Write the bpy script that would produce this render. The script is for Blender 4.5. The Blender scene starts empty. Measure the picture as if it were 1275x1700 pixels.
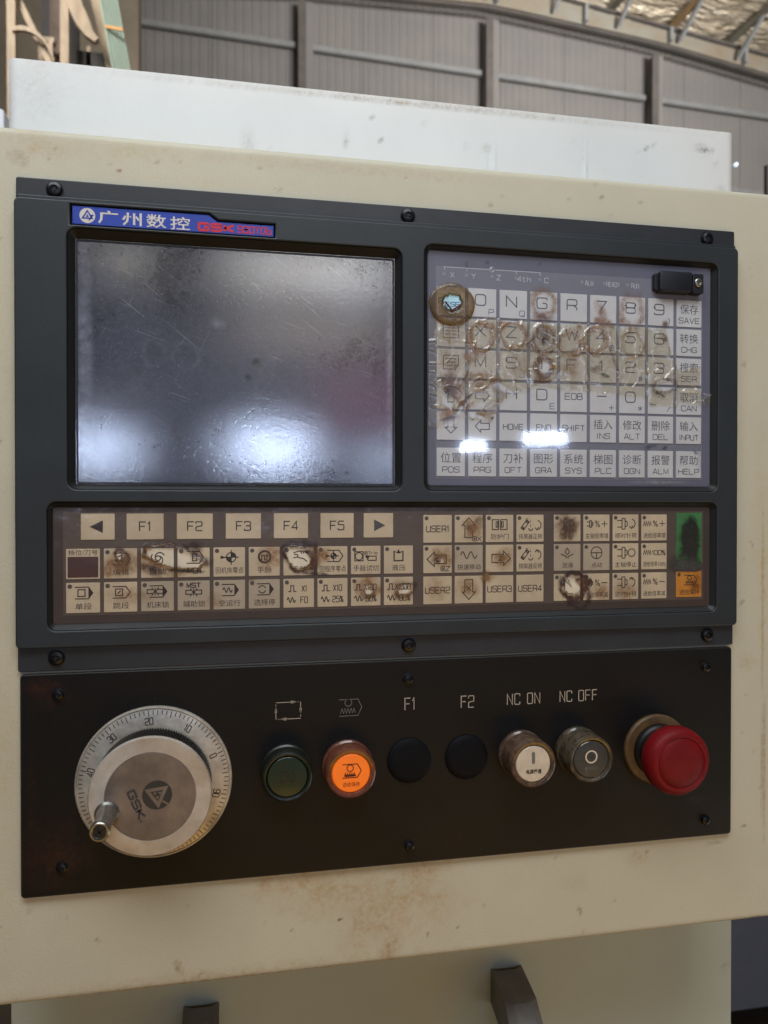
import bpy, math, random
import numpy as np
from mathutils import Vector, Matrix
random.seed(7)
S = bpy.context.scene
COL = S.collection
Z0 = 1.35          # height of the camera above the floor
D = 0.43           # camera to panel face
def rad(a): return math.radians(a)

# ------------------------------------------------------------------ camera
yaw, pitch = 0.19404, -0.00881
cy, sy, cp, sp = math.cos(yaw), math.sin(yaw), math.cos(pitch), math.sin(pitch)
Rz = Matrix(((cy, sy, 0), (-sy, cy, 0), (0, 0, 1))); Rx = Matrix(((1, 0, 0), (0, cp, -sp), (0, sp, cp)))
RR = Rz @ Rx
right, fwd, up = RR @ Vector((1, 0, 0)), RR @ Vector((0, 1, 0)), RR @ Vector((0, 0, 1))
cam = bpy.data.cameras.new('camera'); camo = bpy.data.objects.new('camera', cam); COL.objects.link(camo)
camo.matrix_world = Matrix(((right.x, up.x, -fwd.x, 0), (right.y, up.y, -fwd.y, -D), (right.z, up.z, -fwd.z, Z0), (0, 0, 0, 1)))
cam.sensor_fit = 'HORIZONTAL'; cam.sensor_width = 36; cam.lens = 36 * 1276 / 1275
cam.clip_start = 0.02; cam.clip_end = 100
cam.dof.use_dof = True; cam.dof.focus_distance = 0.46; cam.dof.aperture_fstop = 16
S.camera = camo
# ------------------------------------------------------------------ world and lamps
w = bpy.data.worlds.new('World'); S.world = w; w.use_nodes = True
bg = w.node_tree.nodes['Background']; bg.inputs[0].default_value = (0.66, 0.62, 0.56, 1); bg.inputs[1].default_value = 0.055
S.view_settings.view_transform = 'Standard'; S.view_settings.look = 'None'; S.view_settings.exposure = 0; S.view_settings.gamma = 1
def area(name, loc, target, sx, sz, power, color, spread=180):
    l = bpy.data.lights.new(name, 'AREA'); l.shape = 'RECTANGLE'; l.size = sx; l.size_y = sz; l.energy = power; l.color = color
    l.spread = rad(spread)
    o = bpy.data.objects.new(name, l); COL.objects.link(o); o.location = loc
    o.rotation_euler = (Vector(target) - Vector(loc)).to_track_quat('-Z', 'Y').to_euler(); return o
PC = (0.08, 0, Z0)
area('skylight', (-0.10, -0.62, Z0 + 0.98), (0.08, 0, Z0 + 0.2), 1.3, 0.5, 14, (0.90, 0.95, 1.0))
area('door_daylight', (1.05, -0.4, Z0 - 0.78), (0.34, 0.1, Z0 - 0.38), 0.6, 0.6, 1.4, (0.95, 1.0, 0.98))
area('hall_fill', (4.5, -6, Z0 + 1.0), (5.0, 9.0, Z0 + 7.2), 4.0, 2.0, 560, (1.0, 0.98, 0.95), 60)  # added lamp aimed upwards to brighten the hall wall and roof blanket
area('rack_fill', (-1.9, 0.9, Z0 + 3.3), (-.75, 3.0, Z0 + 1.95), 1.0, 1.0, 26, (1.0, 0.98, 0.94), 80)  # unseen lamp added to brighten the timber rack and green sheets
area('floor_bounce', (0.4, -1.2, 0.35), (0.1, 0, Z0 - 0.1), 1.6, 0.6, 4.4, (1.0, 0.52, 0.03))
# mostly windows and openings of the hall behind the photographer, seen as reflections in the glossy panel
WL = (0.60, 0.72, 1.0)
for nm, x, z, sx, sz, p, c in [('window_lamp', -2.06, .86, 0.50, 0.20, 30, WL), ('window_lamp', .60, .91, 0.80, 0.20, 46, WL), ('window_lamp', 2.46, .72, .25, .2, 9, WL),
                               ('window_lamp', 3.98, 1.0, 0.42, 0.13, 13, WL), ('window_lamp', 5.25, 1.14, 0.72, 0.22, 27, WL),
                               ('high_window', 0.30, 3.78, 0.60, 0.45, 6, (1, 0.97, 0.92)), ('high_window', 1.05, 3.82, 0.62, 0.40, 7, (1, 0.97, 0.92)), ('high_window', 1.62, 3.80, 0.30, 0.45, 5, (1, 0.97, 0.92)),
                               ('high_window', 2.15, 3.76, 0.5, 0.50, 8, (0.95, 0.97, 1)), ('high_window', -1.62, 3.80, 0.30, 0.28, 3, (1, 0.95, 0.85)),
                               ('low_window', 1.30, 2.80, 2.3, 0.55, 7, (1, 0.86, 0.74)), ('red_reflection_lamp', 2.1, 1.70, 1.25, 1.1, 3.6, (.9, 0.25, 0.42))]:  # last entry: red lamp added to put a magenta reflection on the screen
    area(nm, (x, -12, Z0 + z), (0.1, 0, Z0 + 0.05), sx, sz, p, c)

# ------------------------------------------------------------------ materials
def nodes(name):
    m = bpy.data.materials.new(name); m.use_nodes = True; nt = m.node_tree
    return m, nt, nt.nodes['Principled BSDF'], nt.nodes, nt.links
def mat(name, col, rough=0.5, metal=0.0, noise=0.0, nscale=60, bump=0.0, bscale=600, col2=None, spec=0.5, coat=0.0, emit=None, es=0, crough=0.1, stretch=None, trans=0):
    m, nt, b, N, L = nodes(name)
    b.inputs['Base Color'].default_value = (*col, 1); b.inputs['Roughness'].default_value = rough; b.inputs['Metallic'].default_value = metal
    b.inputs['Specular IOR Level'].default_value = spec; b.inputs['Coat Weight'].default_value = coat; b.inputs['Coat Roughness'].default_value = crough
    if emit: b.inputs['Emission Color'].default_value = (*emit, 1); b.inputs['Emission Strength'].default_value = es
    if trans: b.inputs['Transmission Weight'].default_value = trans
    g = N.new('ShaderNodeNewGeometry')
    src = g.outputs['Position']
    if stretch:
        mp = N.new('ShaderNodeMapping'); mp.inputs['Scale'].default_value = stretch; L.new(src, mp.inputs[0]); src = mp.outputs[0]
    if noise or col2:
        n = N.new('ShaderNodeTexNoise'); n.inputs['Scale'].default_value = nscale; n.inputs['Detail'].default_value = 6; n.inputs['Roughness'].default_value = 0.65
        L.new(src, n.inputs['Vector'])
        r = N.new('ShaderNodeValToRGB'); L.new(n.outputs[0], r.inputs[0])
        c2 = col2 or tuple(c * (1 - noise) for c in col); c1 = col if col2 else tuple(min(1, c * (1 + noise * .6)) for c in col)
        r.color_ramp.elements[0].position = 0.35; r.color_ramp.elements[1].position = 0.68
        r.color_ramp.elements[0].color = (*c2, 1); r.color_ramp.elements[1].color = (*c1, 1)
        L.new(r.outputs[0], b.inputs['Base Color'])
        mr = N.new('ShaderNodeMapRange'); L.new(n.outputs[0], mr.inputs[0]); mr.inputs[3].default_value = min(1, rough + .12); mr.inputs[4].default_value = max(0.02, rough - .08)
        L.new(mr.outputs[0], b.inputs['Roughness'])
    if bump:
        n2 = N.new('ShaderNodeTexNoise'); n2.inputs['Scale'].default_value = bscale; n2.inputs['Detail'].default_value = 3; L.new(src, n2.inputs['Vector'])
        bp = N.new('ShaderNodeBump'); bp.inputs['Strength'].default_value = bump; bp.inputs['Distance'].default_value = 0.0006
        L.new(n2.outputs[0], bp.inputs['Height']); L.new(bp.outputs[0], b.inputs['Normal'])
    return m
def stained(name, col, rough, nscale, noise, bump, bscale, col2=None, spec=.5, metal=0):
    """paint whose mesh carries a 'stain' colour attribute (rgb = dirt colour, a = amount)"""
    m = mat(name, col, rough, metal, noise, nscale, bump, bscale, col2, spec)
    nt = m.node_tree; N, L = nt.nodes, nt.links; b = N['Principled BSDF']
    src = b.inputs['Base Color'].links[0].from_socket
    a = N.new('ShaderNodeAttribute'); a.attribute_name = 'stain'
    g = N.new('ShaderNodeNewGeometry'); n = N.new('ShaderNodeTexNoise'); n.inputs['Scale'].default_value = 420; n.inputs['Detail'].default_value = 7
    L.new(g.outputs['Position'], n.inputs['Vector'])
    mr = N.new('ShaderNodeMapRange'); L.new(n.outputs[0], mr.inputs[0]); mr.inputs[1].default_value = .38; mr.inputs[2].default_value = .6; mr.inputs[3].default_value = .55; mr.inputs[4].default_value = 1.15
    mu = N.new('ShaderNodeMath'); mu.operation = 'MULTIPLY'; mu.use_clamp = True; L.new(a.outputs['Alpha'], mu.inputs[0]); L.new(mr.outputs[0], mu.inputs[1])
    mx = N.new('ShaderNodeMix'); mx.data_type = 'RGBA'; L.new(mu.outputs[0], mx.inputs[0]); L.new(src, mx.inputs[6]); L.new(a.outputs['Color'], mx.inputs[7])
    L.new(mx.outputs[2], b.inputs['Base Color'])
    return m
def film(name, tint, rough, haze, bump=.2, bscale=150, haze_col=(.6, .6, .6), bdist=0.0006, f0=.045):
    """clear plastic sheet: see-through, glossy, with burnt or dirty places from the 'stain' attribute"""
    m, nt, b, N, L = nodes(name)
    out = N['Material Output']
    tr = N.new('ShaderNodeBsdfTransparent'); tr.inputs[0].default_value = (*tint, 1)
    a = N.new('ShaderNodeAttribute'); a.attribute_name = 'stain'
    g = N.new('ShaderNodeNewGeometry'); n = N.new('ShaderNodeTexNoise'); n.inputs['Scale'].default_value = 500; n.inputs['Detail'].default_value = 6
    L.new(g.outputs['Position'], n.inputs['Vector'])
    mr = N.new('ShaderNodeMapRange'); L.new(n.outputs[0], mr.inputs[0]); mr.inputs[1].default_value = .36; mr.inputs[2].default_value = .62; mr.inputs[3].default_value = .5; mr.inputs[4].default_value = 1.2
    mu = N.new('ShaderNodeMath'); mu.operation = 'MULTIPLY'; mu.use_clamp = True; L.new(a.outputs['Alpha'], mu.inputs[0]); L.new(mr.outputs[0], mu.inputs[1])
    L.new(a.outputs['Color'], b.inputs['Base Color']); b.inputs['Roughness'].default_value = .45; b.inputs['Specular IOR Level'].default_value = .3
    # brown places also stain what is seen through
    mixc = N.new('ShaderNodeMix'); mixc.data_type = 'RGBA'; L.new(mu.outputs[0], mixc.inputs[0]); mixc.inputs[6].default_value = (*tint, 1)
    L.new(a.outputs['Color'], mixc.inputs[7]); L.new(mixc.outputs[2], tr.inputs[0])
    m2 = N.new('ShaderNodeMath'); m2.operation = 'MULTIPLY'; L.new(mu.outputs[0], m2.inputs[0]); m2.inputs[1].default_value = .62
    s1 = N.new('ShaderNodeMixShader'); L.new(m2.outputs[0], s1.inputs[0]); L.new(tr.outputs[0], s1.inputs[1]); L.new(b.outputs[0], s1.inputs[2])
    df = N.new('ShaderNodeBsdfDiffuse'); df.inputs[0].default_value = (*haze_col, 1)
    s2 = N.new('ShaderNodeMixShader'); s2.inputs[0].default_value = haze; L.new(s1.outputs[0], s2.inputs[1]); L.new(df.outputs[0], s2.inputs[2])
    n2 = N.new('ShaderNodeTexNoise'); n2.inputs['Scale'].default_value = bscale; n2.inputs['Detail'].default_value = 4; L.new(g.outputs['Position'], n2.inputs['Vector'])
    bp = N.new('ShaderNodeBump'); bp.inputs['Strength'].default_value = bump; bp.inputs['Distance'].default_value = bdist; L.new(n2.outputs[0], bp.inputs['Height'])
    gl = N.new('ShaderNodeBsdfGlossy'); gl.inputs['Roughness'].default_value = rough; L.new(bp.outputs[0], gl.inputs['Normal'])
    g2 = N.new('ShaderNodeBsdfGlossy'); g2.inputs['Roughness'].default_value = .42; 
    gm = N.new('ShaderNodeMixShader'); gm.inputs[0].default_value = .45; L.new(gl.outputs[0], gm.inputs[1]); L.new(g2.outputs[0], gm.inputs[2])
    lw = N.new('ShaderNodeLayerWeight'); lw.inputs[0].default_value = .5
    pw = N.new('ShaderNodeMath'); pw.operation = 'POWER'; L.new(lw.outputs['Facing'], pw.inputs[0]); pw.inputs[1].default_value = 5
    fr = N.new('ShaderNodeMath'); fr.operation = 'MULTIPLY_ADD'; L.new(pw.outputs[0], fr.inputs[0]); fr.inputs[1].default_value = .95; fr.inputs[2].default_value = f0
    s3 = N.new('ShaderNodeMixShader'); L.new(fr.outputs[0], s3.inputs[0]); L.new(s2.outputs[0], s3.inputs[1]); L.new(gm.outputs[0], s3.inputs[2])
    L.new(s3.outputs[0], out.inputs[0])
    return m
M = {}
M['cream'] = stained('cream_paint', (.60, .56, .425), .50, 9, .06, .22, 700)
M['white'] = stained('white_paint', (.76, .76, .73), .42, 7, .05, .12, 300)
M['bezel'] = mat('bezel_plastic', (.027, .032, .035), .42, noise=.25, nscale=14, bump=.10, bscale=900, spec=.45)
M['flange'] = mat('flange_plastic', (.028, .031, .036), .40, noise=.25, nscale=20, bump=.10, bscale=900)
M['recess'] = mat('recess_plastic', (.012, .012, .012), .5, noise=.3, nscale=40)
M['plate'] = stained('black_plate', (.0045, .0042, .004), .46, 18, .35, .10, 1200, spec=.3)
M['screw'] = mat('black_screw', (.012, .012, .014), .28, .3, noise=.4, nscale=300)
M['cross'] = mat('screw_recess', (.003, .003, .003), .6)
M['up_base'] = mat('upper_membrane_border', (.115, .118, .16), .5, noise=.12, nscale=30)
M['up_sheet'] = mat('upper_membrane_print', (.19, .195, .225), .5, noise=.08, nscale=30)
M['low_base'] = mat('lower_membrane_border', (.060, .043, .038), .5, noise=.2, nscale=30)
M['low_sheet'] = mat('lower_membrane_print', (.115, .088, .076), .5, noise=.15, nscale=25)
M['key_up'] = mat('upper_key_print', (.74, .74, .70), .5, noise=.07, nscale=45)
M['key_low'] = mat('lower_key_print', (.74, .65, .50), .5, noise=.14, nscale=38)
M['key_grey'] = mat('greyed_key_print', (.56, .50, .41), .5, noise=.12, nscale=38)
M['key_green'] = mat('green_key_print', (.055, .27, .085), .45, noise=.2, nscale=60)
M['key_orange'] = mat('orange_key_print', (.75, .32, .03), .45, noise=.12, nscale=60)
M['ink'] = mat('grey_ink', (.085, .085, .095), .6)
M['ink_brown'] = mat('dark_ink', (.030, .022, .020), .6)
M['ink_blue'] = mat('blue_ink', (.12, .14, .28), .6)
M['ink_white'] = mat('white_ink', (.62, .62, .64), .6)
M['ink_cream'] = mat('engraved_cream', (.48, .40, .32), .6, noise=.15, nscale=200)
M['ink_dim'] = mat('engraved_worn', (.20, .18, .16), .6, noise=.3, nscale=300)
M['led'] = mat('led_window', (.10, .085, .08), .4)
M['led_up'] = mat('upper_led_window', (.28, .28, .31), .4)
M['display'] = mat('digit_window', (.09, .035, .028), .3, noise=.1, nscale=60)
M['np_blue'] = mat('nameplate_blue', (.022, .06, .42), .38, noise=.15, nscale=80, coat=.3)
M['np_silver'] = mat('nameplate_silver', (.72, .66, .60), .35, .2, noise=.12, nscale=300)
M['np_red'] = mat('nameplate_red', (.62, .02, .04), .4)
M['np_dark'] = mat('nameplate_outline', (.01, .015, .10), .5)
M['usb'] = mat('black_rubber', (.007, .008, .013), .5, noise=.2, nscale=80)
M['alu'] = mat('dial_aluminium', (.72, .66, .55), .34, .38, noise=.18, nscale=50, bump=.15, bscale=300, col2=(.36, .31, .25))
M['knob'] = mat('knob_aluminium', (.66, .61, .55), .40, .3, nscale=45, col2=(.46, .38, .29), bump=.15, bscale=260)
M['sticker'] = mat('knob_sticker', (.27, .215, .175), .42, .3, noise=.22, nscale=42, col2=(.14, .11, .09), bump=.1, bscale=200)
for k_, an in (('alu', .75), ('knob', .6)):
    nt_0 = M[k_].node_tree; tg = nt_0.nodes.new('ShaderNodeTangent'); tg.direction_type = 'RADIAL'; tg.axis = 'Y'
    nt_0.links.new(tg.outputs[0], nt_0.nodes['Principled BSDF'].inputs['Tangent']); nt_0.nodes['Principled BSDF'].inputs['Anisotropic'].default_value = an
M['knurl'] = mat('knurled_black', (.03, .026, .024), .45, .4)
M['dial_ink'] = mat('dial_ink', (.03, .02, .018), .5)
M['chrome'] = mat('handle_metal', (.42, .40, .36), .25, .9, noise=.3, nscale=120)
M['logo_dark'] = mat('logo_ink', (.034, .033, .028), .5)
M['red'] = mat('red_plastic', (.20, .006, .008), .5, noise=.2, nscale=60, bump=.08, spec=.22)
M['red_top'] = mat('red_plastic_worn', (.24, .016, .016), .5, noise=.22, nscale=90, bump=.1)
M['yellow_ring'] = mat('dirty_yellow', (.15, .085, .03), .5, noise=.4, nscale=120, col2=(.09, .045, .018))
M['black'] = mat('black_plastic', (.010, .009, .009), .4, noise=.3, nscale=100)
M['plug'] = mat('plug_plastic', (.0025, .003, .005), .62, noise=.2, nscale=100, spec=.18)
M['green'] = mat('green_lens', (.002, .024, .014), .35, noise=.3, nscale=140, coat=.3)
M['green_ring'] = mat('green_ring', (.012, .014, .009), .35, noise=.5, nscale=200, coat=.1)
M['orange'] = mat('orange_lens', (.85, .20, .02), .4, noise=.12, nscale=150, emit=(1, .15, .008), es=.32)
M['orange_ring'] = mat('orange_ring', (.17, .055, .03), .2, noise=.35, nscale=220, coat=.5)
M['brown_ring'] = mat('brown_ring', (.17, .10, .062), .22, noise=.45, nscale=220, col2=(.05, .03, .02), coat=.5)
M['olive_ring'] = mat('olive_ring', (.14, .10, .06), .22, noise=.45, nscale=220, col2=(.035, .03, .02), coat=.5)
M['white_lens'] = mat('white_lens', (.72, .60, .46), .35, noise=.12, nscale=160, coat=.3)
M['grey_lens'] = mat('grey_lens', (.065, .062, .058), .25, noise=.3, nscale=200, coat=.5)
M['rust'] = mat('rust', (.10, .035, .015), .8, noise=.5, nscale=400)
M['handle_brown'] = mat('handle_plastic', (.20, .19, .178), .45, noise=.2, nscale=60, bump=.1)
M['film_up'] = film('keypad_film', (.95, .95, .97), .05, .07, .018, 110, (.62, .62, .85), f0=.10)  # lavender haze colour stands in for bright light reflected by the film
M['film_low'] = film('button_film', (.90, .86, .81), .16, .015, .08, 200, (.7, .6, .55))
M['tape'] = film('yellowed_tape', (.97, .94, .86), .16, .02, .05, 300, (.8, .7, .5), f0=.14)
M['corrugated'] = mat('wall_sheet', (.20, .186, .175), .6, noise=.10, nscale=1.6, bump=.0, col2=(.17, .162, .158))
M['steel_dark'] = mat('dark_steel', (.10, .088, .08), .6, noise=.2, nscale=6)
M['steel_rust'] = mat('rafter_steel', (.25, .245, .215), .6, nscale=1.6, col2=(.22, .175, .12), stretch=(1, 1, 1.6))
M['steel_grey'] = mat('girt_steel', (.215, .22, .22), .5, noise=.15, nscale=6)
M['purlin'] = mat('purlin_steel', (.16, .15, .12), .55, noise=.2, nscale=5)
M['purlin_rust'] = mat('purlin_rust', (.34, .22, .10), .6, noise=.2, nscale=5)
M['foil'] = mat('insulation_foil', (.80, .70, .54), .38, .25, nscale=3.2, col2=(.42, .34, .24), bump=1.0, bscale=7, stretch=(.7, 2.0, 1))
M['foil'].node_tree.nodes['Bump'].inputs['Distance'].default_value = .14
M['floor'] = mat('concrete_floor', (.17, .14, .11), .7, noise=.2, nscale=3, bump=.2, bscale=80)
M['timber'] = mat('tan_timber', (.48, .36, .24), .6, noise=.2, nscale=9, stretch=(4, 4, 1))
M['timber_brown'] = mat('brown_timber', (.17, .11, .08), .6, noise=.3, nscale=12)
M['dark_gap'] = mat('dark_board', (.035, .028, .025), .7, noise=.2, nscale=10)
M['plaster'] = mat('tan_plaster', (.26, .215, .155), .8, noise=.15, nscale=4)
M['grn'] = mat('green_sheet_edge', (.33, .42, .33), .3, noise=.2, nscale=30, stretch=(8, 1, 1))
M['orange_strap'] = mat('orange_strap', (.75, .38, .10), .5)
M['blue_grey'] = mat('blue_grey_paint', (.17, .19, .24), .5, noise=.07, nscale=20)
M['yellow_board'] = mat('pale_yellow_board', (.42, .37, .24), .6, noise=.2, nscale=30)
M['enamel'] = mat('white_enamel', (.72, .74, .75), .35, noise=.04, nscale=20)

# ------------------------------------------------------------------ mesh helpers; panel space is millimetres (x right, z up, h out of the panel)
WP = {}
def PW(x, z, h=0): return Vector((x / 1000, -h / 1000, Z0 + z / 1000))
def mk(name, V, F, m, parent=None, origin=None, smooth=False, sharp=38, mats=None, idx=None, mesh=None):
    """V: world-space points; origin defaults to the bounding-box centre"""
    if mesh is None:
        A = np.array([tuple(v) for v in V], dtype=float)
        if origin is None: origin = (A.min(0) + A.max(0)) / 2
        o0 = np.array(tuple(origin)); me = bpy.data.meshes.new(name)
        me.from_pydata((A - o0).tolist(), [], F); me.update()
        for q in (mats or [m]): me.materials.append(M[q] if isinstance(q, str) else q)
        if idx is not None: me.polygons.foreach_set('material_index', idx)
        if smooth:
            me.polygons.foreach_set('use_smooth', [True] * len(me.polygons))
            if sharp: me.set_sharp_from_angle(angle=rad(sharp))
    else: me, o0 = mesh, np.array(tuple(origin))
    o = bpy.data.objects.new(name, me); COL.objects.link(o)
    base = WP[parent.name] if parent else np.zeros(3)
    o.location = Vector(o0 - base); WP[o.name] = o0
    if parent: o.parent = parent
    return o
def empty(name, origin, label, cat, group=None, kind=None):
    o = bpy.data.objects.new(name, None); COL.objects.link(o); o.empty_display_size = .02
    o.location = origin; WP[o.name] = np.array(tuple(origin)); tag(o, label, cat, group, kind); return o
def tag(o, label=None, cat=None, group=None, kind=None):
    if label: o['label'] = label
    if cat: o['category'] = cat
    if group: o['group'] = group
    if kind: o['kind'] = kind
    return o
def rrect(x0, x1, z0, z1, r, n=5):
    P = []
    for cx, cz, a in ((x1 - r, z1 - r, 0), (x0 + r, z1 - r, 90), (x0 + r, z0 + r, 180), (x1 - r, z0 + r, 270)):
        for k in range(n + 1): P.append((cx + r * math.cos(rad(a + 90 * k / n)), cz + r * math.sin(rad(a + 90 * k / n))))
    return P
def prism(P, h0, h1, bev=0.0):
    """solid from outline P (ccw) in panel mm with a chamfered front edge; returns world V, F"""
    n = len(P); c = np.mean(np.array(P), 0)
    def inset(d):
        Q = []
        for i in range(n):
            a, b, e = np.array(P[i - 1]), np.array(P[i]), np.array(P[(i + 1) % n])
            u = b - a; v = e - b; u = u / (np.linalg.norm(u) + 1e-9); v = v / (np.linalg.norm(v) + 1e-9)
            nn = np.array([-(u[1] + v[1]), u[0] + v[0]]); nn = nn / (np.linalg.norm(nn) + 1e-9)
            Q.append(tuple(b + nn * d / max(.5, nn @ np.array([-u[1], u[0]]))))
        return Q
    rings = [(P, h0), (P, h1 - bev)]
    if bev: rings += [(inset(bev * .35), h1 - bev * .3), (inset(bev), h1)]
    V = []; F = []
    for Q, h in rings: V += [PW(x, z, h) for x, z in Q]
    for k in range(len(rings) - 1):
        for i in range(n):
            j = (i + 1) % n; F.append((k * n + i, k * n + j, (k + 1) * n + j, (k + 1) * n + i))
    F.append(tuple(range((len(rings) - 1) * n, len(rings) * n))); F.append(tuple(reversed(range(n))))
    return V, F
def lathe(cx, cz, prof, n=48, cap=True):
    V = []; F = []
    for r, h in prof:
        for k in range(n): V.append(PW(cx + r * math.cos(2 * math.pi * k / n), cz + r * math.sin(2 * math.pi * k / n), h))
    for q in range(len(prof) - 1):
        for k in range(n):
            j = (k + 1) % n; F.append((q * n + k, q * n + j, (q + 1) * n + j, (q + 1) * n + k))
    if cap: F.append(tuple(range((len(prof) - 1) * n, len(prof) * n)))
    return V, F
def boxw(x0, x1, y0, y1, z0, z1):
    V = [Vector((x, y, z)) for z in (z0, z1) for x, y in ((x0, y0), (x1, y0), (x1, y1), (x0, y1))]
    return V, [(3, 2, 1, 0), (4, 5, 6, 7), (0, 1, 5, 4), (1, 2, 6, 5), (2, 3, 7, 6), (3, 0, 4, 7)]
def bar(a, b, w, t):
    """box beam between two world points; w across, t in depth"""
    a, b = Vector(a), Vector(b); d = (b - a).normalized(); y = Vector((0, 1, 0))
    if abs(d.y) > .8: y = Vector((0, 0, 1))
    s = d.cross(y).normalized(); y = s.cross(d).normalized()
    V = [p + s * sx * w / 2 + y * sy_ * t / 2 for p in (a, b) for sx, sy_ in ((-1, -1), (1, -1), (1, 1), (-1, 1))]
    return V, [(3, 2, 1, 0), (4, 5, 6, 7), (0, 1, 5, 4), (1, 2, 6, 5), (2, 3, 7, 6), (3, 0, 4, 7)]
def join(*parts):
    V = []; F = []
    for v, f in parts:
        k = len(V); V += list(v); F += [tuple(i + k for i in q) for q in f]
    return V, F
def plate2d(loops, h0, h1, bev):
    """flat plate with holes and bevelled edges, through a filled 2D curve"""
    c = bpy.data.curves.new('c', 'CURVE'); c.dimensions = '2D'; c.fill_mode = 'BOTH'
    t = (h1 - h0) / 2; c.extrude = (t - bev) ; c.bevel_depth = bev; c.bevel_resolution = 2; c.offset = -bev
    for P in loops:
        s = c.splines.new('POLY'); s.points.add(len(P) - 1); s.use_cyclic_u = True
        for p, (x, z) in zip(s.points, P): p.co = (x, z, 0, 1)
    o = bpy.data.objects.new('c', c); COL.objects.link(o); dg = bpy.context.evaluated_depsgraph_get()
    me = bpy.data.meshes.new_from_object(o.evaluated_get(dg)); bpy.data.objects.remove(o)
    V = [PW(v.co.x, v.co.y, v.co.z + (h0 + h1) / 2) for v in me.vertices]; F = [tuple(p.vertices) for p in me.polygons]
    bpy.data.meshes.remove(me); return V, F

# noise in numpy for dirt, burns and wrinkles
def vnoise(x, z, sc, seed):
    x = x / sc; z = z / sc; xi = np.floor(x).astype(int); zi = np.floor(z).astype(int); fx = x - xi; fz = z - zi
    fx = fx * fx * (3 - 2 * fx); fz = fz * fz * (3 - 2 * fz)
    def h(a, b):
        v = np.sin(a * 127.1 + b * 311.7 + seed * 74.7) * 43758.5453; return v - np.floor(v)
    return (h(xi, zi) * (1 - fx) + h(xi + 1, zi) * fx) * (1 - fz) + (h(xi, zi + 1) * (1 - fx) + h(xi + 1, zi + 1) * fx) * fz
def fbm(x, z, sc, seed, o=4):
    s = 0; a = .5; t = 0
    for k in range(o): s = s + a * vnoise(x, z, sc / 2 ** k, seed + k * 13); t += a; a *= .55
    return s / t
def damage(X, Z, L, seed=1):
    """colour+amount field from a list of (cx,cz,rx,rz,rot,kind,colour,strength[,width])"""
    A = np.zeros(X.shape); C = np.zeros(X.shape + (3,)) + .1
    n = fbm(X, Z, 5, seed) - .5; n2 = fbm(X, Z, 2.2, seed + 5)
    for q in L:
        cx, cz, rx, rz, rot, kind, col, s = q[:8]; wd = q[8] if len(q) > 8 else .16
        c, s_ = math.cos(rad(rot)), math.sin(rad(rot)); x = (X - cx) * c + (Z - cz) * s_; z = -(X - cx) * s_ + (Z - cz) * c
        d = np.sqrt((x / rx) ** 2 + (z / rz) ** 2) + n * {'soft': .8, 'ring': .75}.get(kind, .5)
        if kind == 'ring': a = s * np.exp(-((d - 1) / wd) ** 2) * (.55 + .7 * n2)
        elif kind == 'blob': a = s * np.clip((1.05 - d) / .45, 0, 1) * (.6 + .6 * n2)
        else: a = s * np.clip(1.1 - d, 0, 1) ** 1.3 * (.15 + 1.5 * n2)
        a = np.clip(a, 0, 1); tot = A + a * (1 - A) + 1e-9
        C = (C * (A * (1 - a))[..., None] + np.array(col) * a[..., None]) / tot[..., None]; A = tot
    return C, np.clip(A, 0, 1)
def sheet(name, x0, x1, z0, z1, step, m, parent, hfun, dam, hole=None, origin=None, seed=1, smooth=True, wrap=None):
    nx = int((x1 - x0) / step) + 1; nz = int((z1 - z0) / step) + 1
    xs = np.linspace(x0, x1, nx); zs = np.linspace(z0, z1, nz); X, Z = np.meshgrid(xs, zs)
    Hh = hfun(X, Z); Cc, Aa = damage(X, Z, dam, seed)
    V = np.stack([X.ravel() / 1000, -Hh.ravel() / 1000, Z0 + Z.ravel() / 1000], 1)
    i = np.arange(nx * nz).reshape(nz, nx); F = np.stack([i[:-1, :-1], i[:-1, 1:], i[1:, 1:], i[1:, :-1]], -1).reshape(-1, 4)
    if hole is not None:
        Xc = (X[:-1, :-1] + X[1:, 1:]) / 2; Zc = (Z[:-1, :-1] + Z[1:, 1:]) / 2
        F = F[~hole(Xc, Zc).ravel()]
    RGBA = np.concatenate([Cc.reshape(-1, 3), Aa.reshape(-1, 1)], 1)
    if hole is not None:
        used = np.unique(F); rm = -np.ones(len(V), int); rm[used] = np.arange(len(used)); F = rm[F]; V = V[used]; RGBA = RGBA[used]
    V = V.tolist(); F = F.tolist(); extra = 0
    if wrap:
        V, F, RGBA = wrap(V, F, RGBA, nx, nz)
    o = mk(name, V, [tuple(f) for f in F], m, parent, origin, smooth, 60 if wrap else 0)
    at = o.data.color_attributes.new('stain', 'FLOAT_COLOR', 'POINT'); at.data.foreach_set('color', RGBA.astype(np.float32).ravel())
    return o
def ell(X, Z, cx, cz, rx, rz, rot, n, amp=.5, seed=3):
    c, s_ = math.cos(rad(rot)), math.sin(rad(rot)); x = (X - cx) * c + (Z - cz) * s_; z = -(X - cx) * s_ + (Z - cz) * c
    return np.sqrt((x / rx) ** 2 + (z / rz) ** 2) + n * amp

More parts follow.
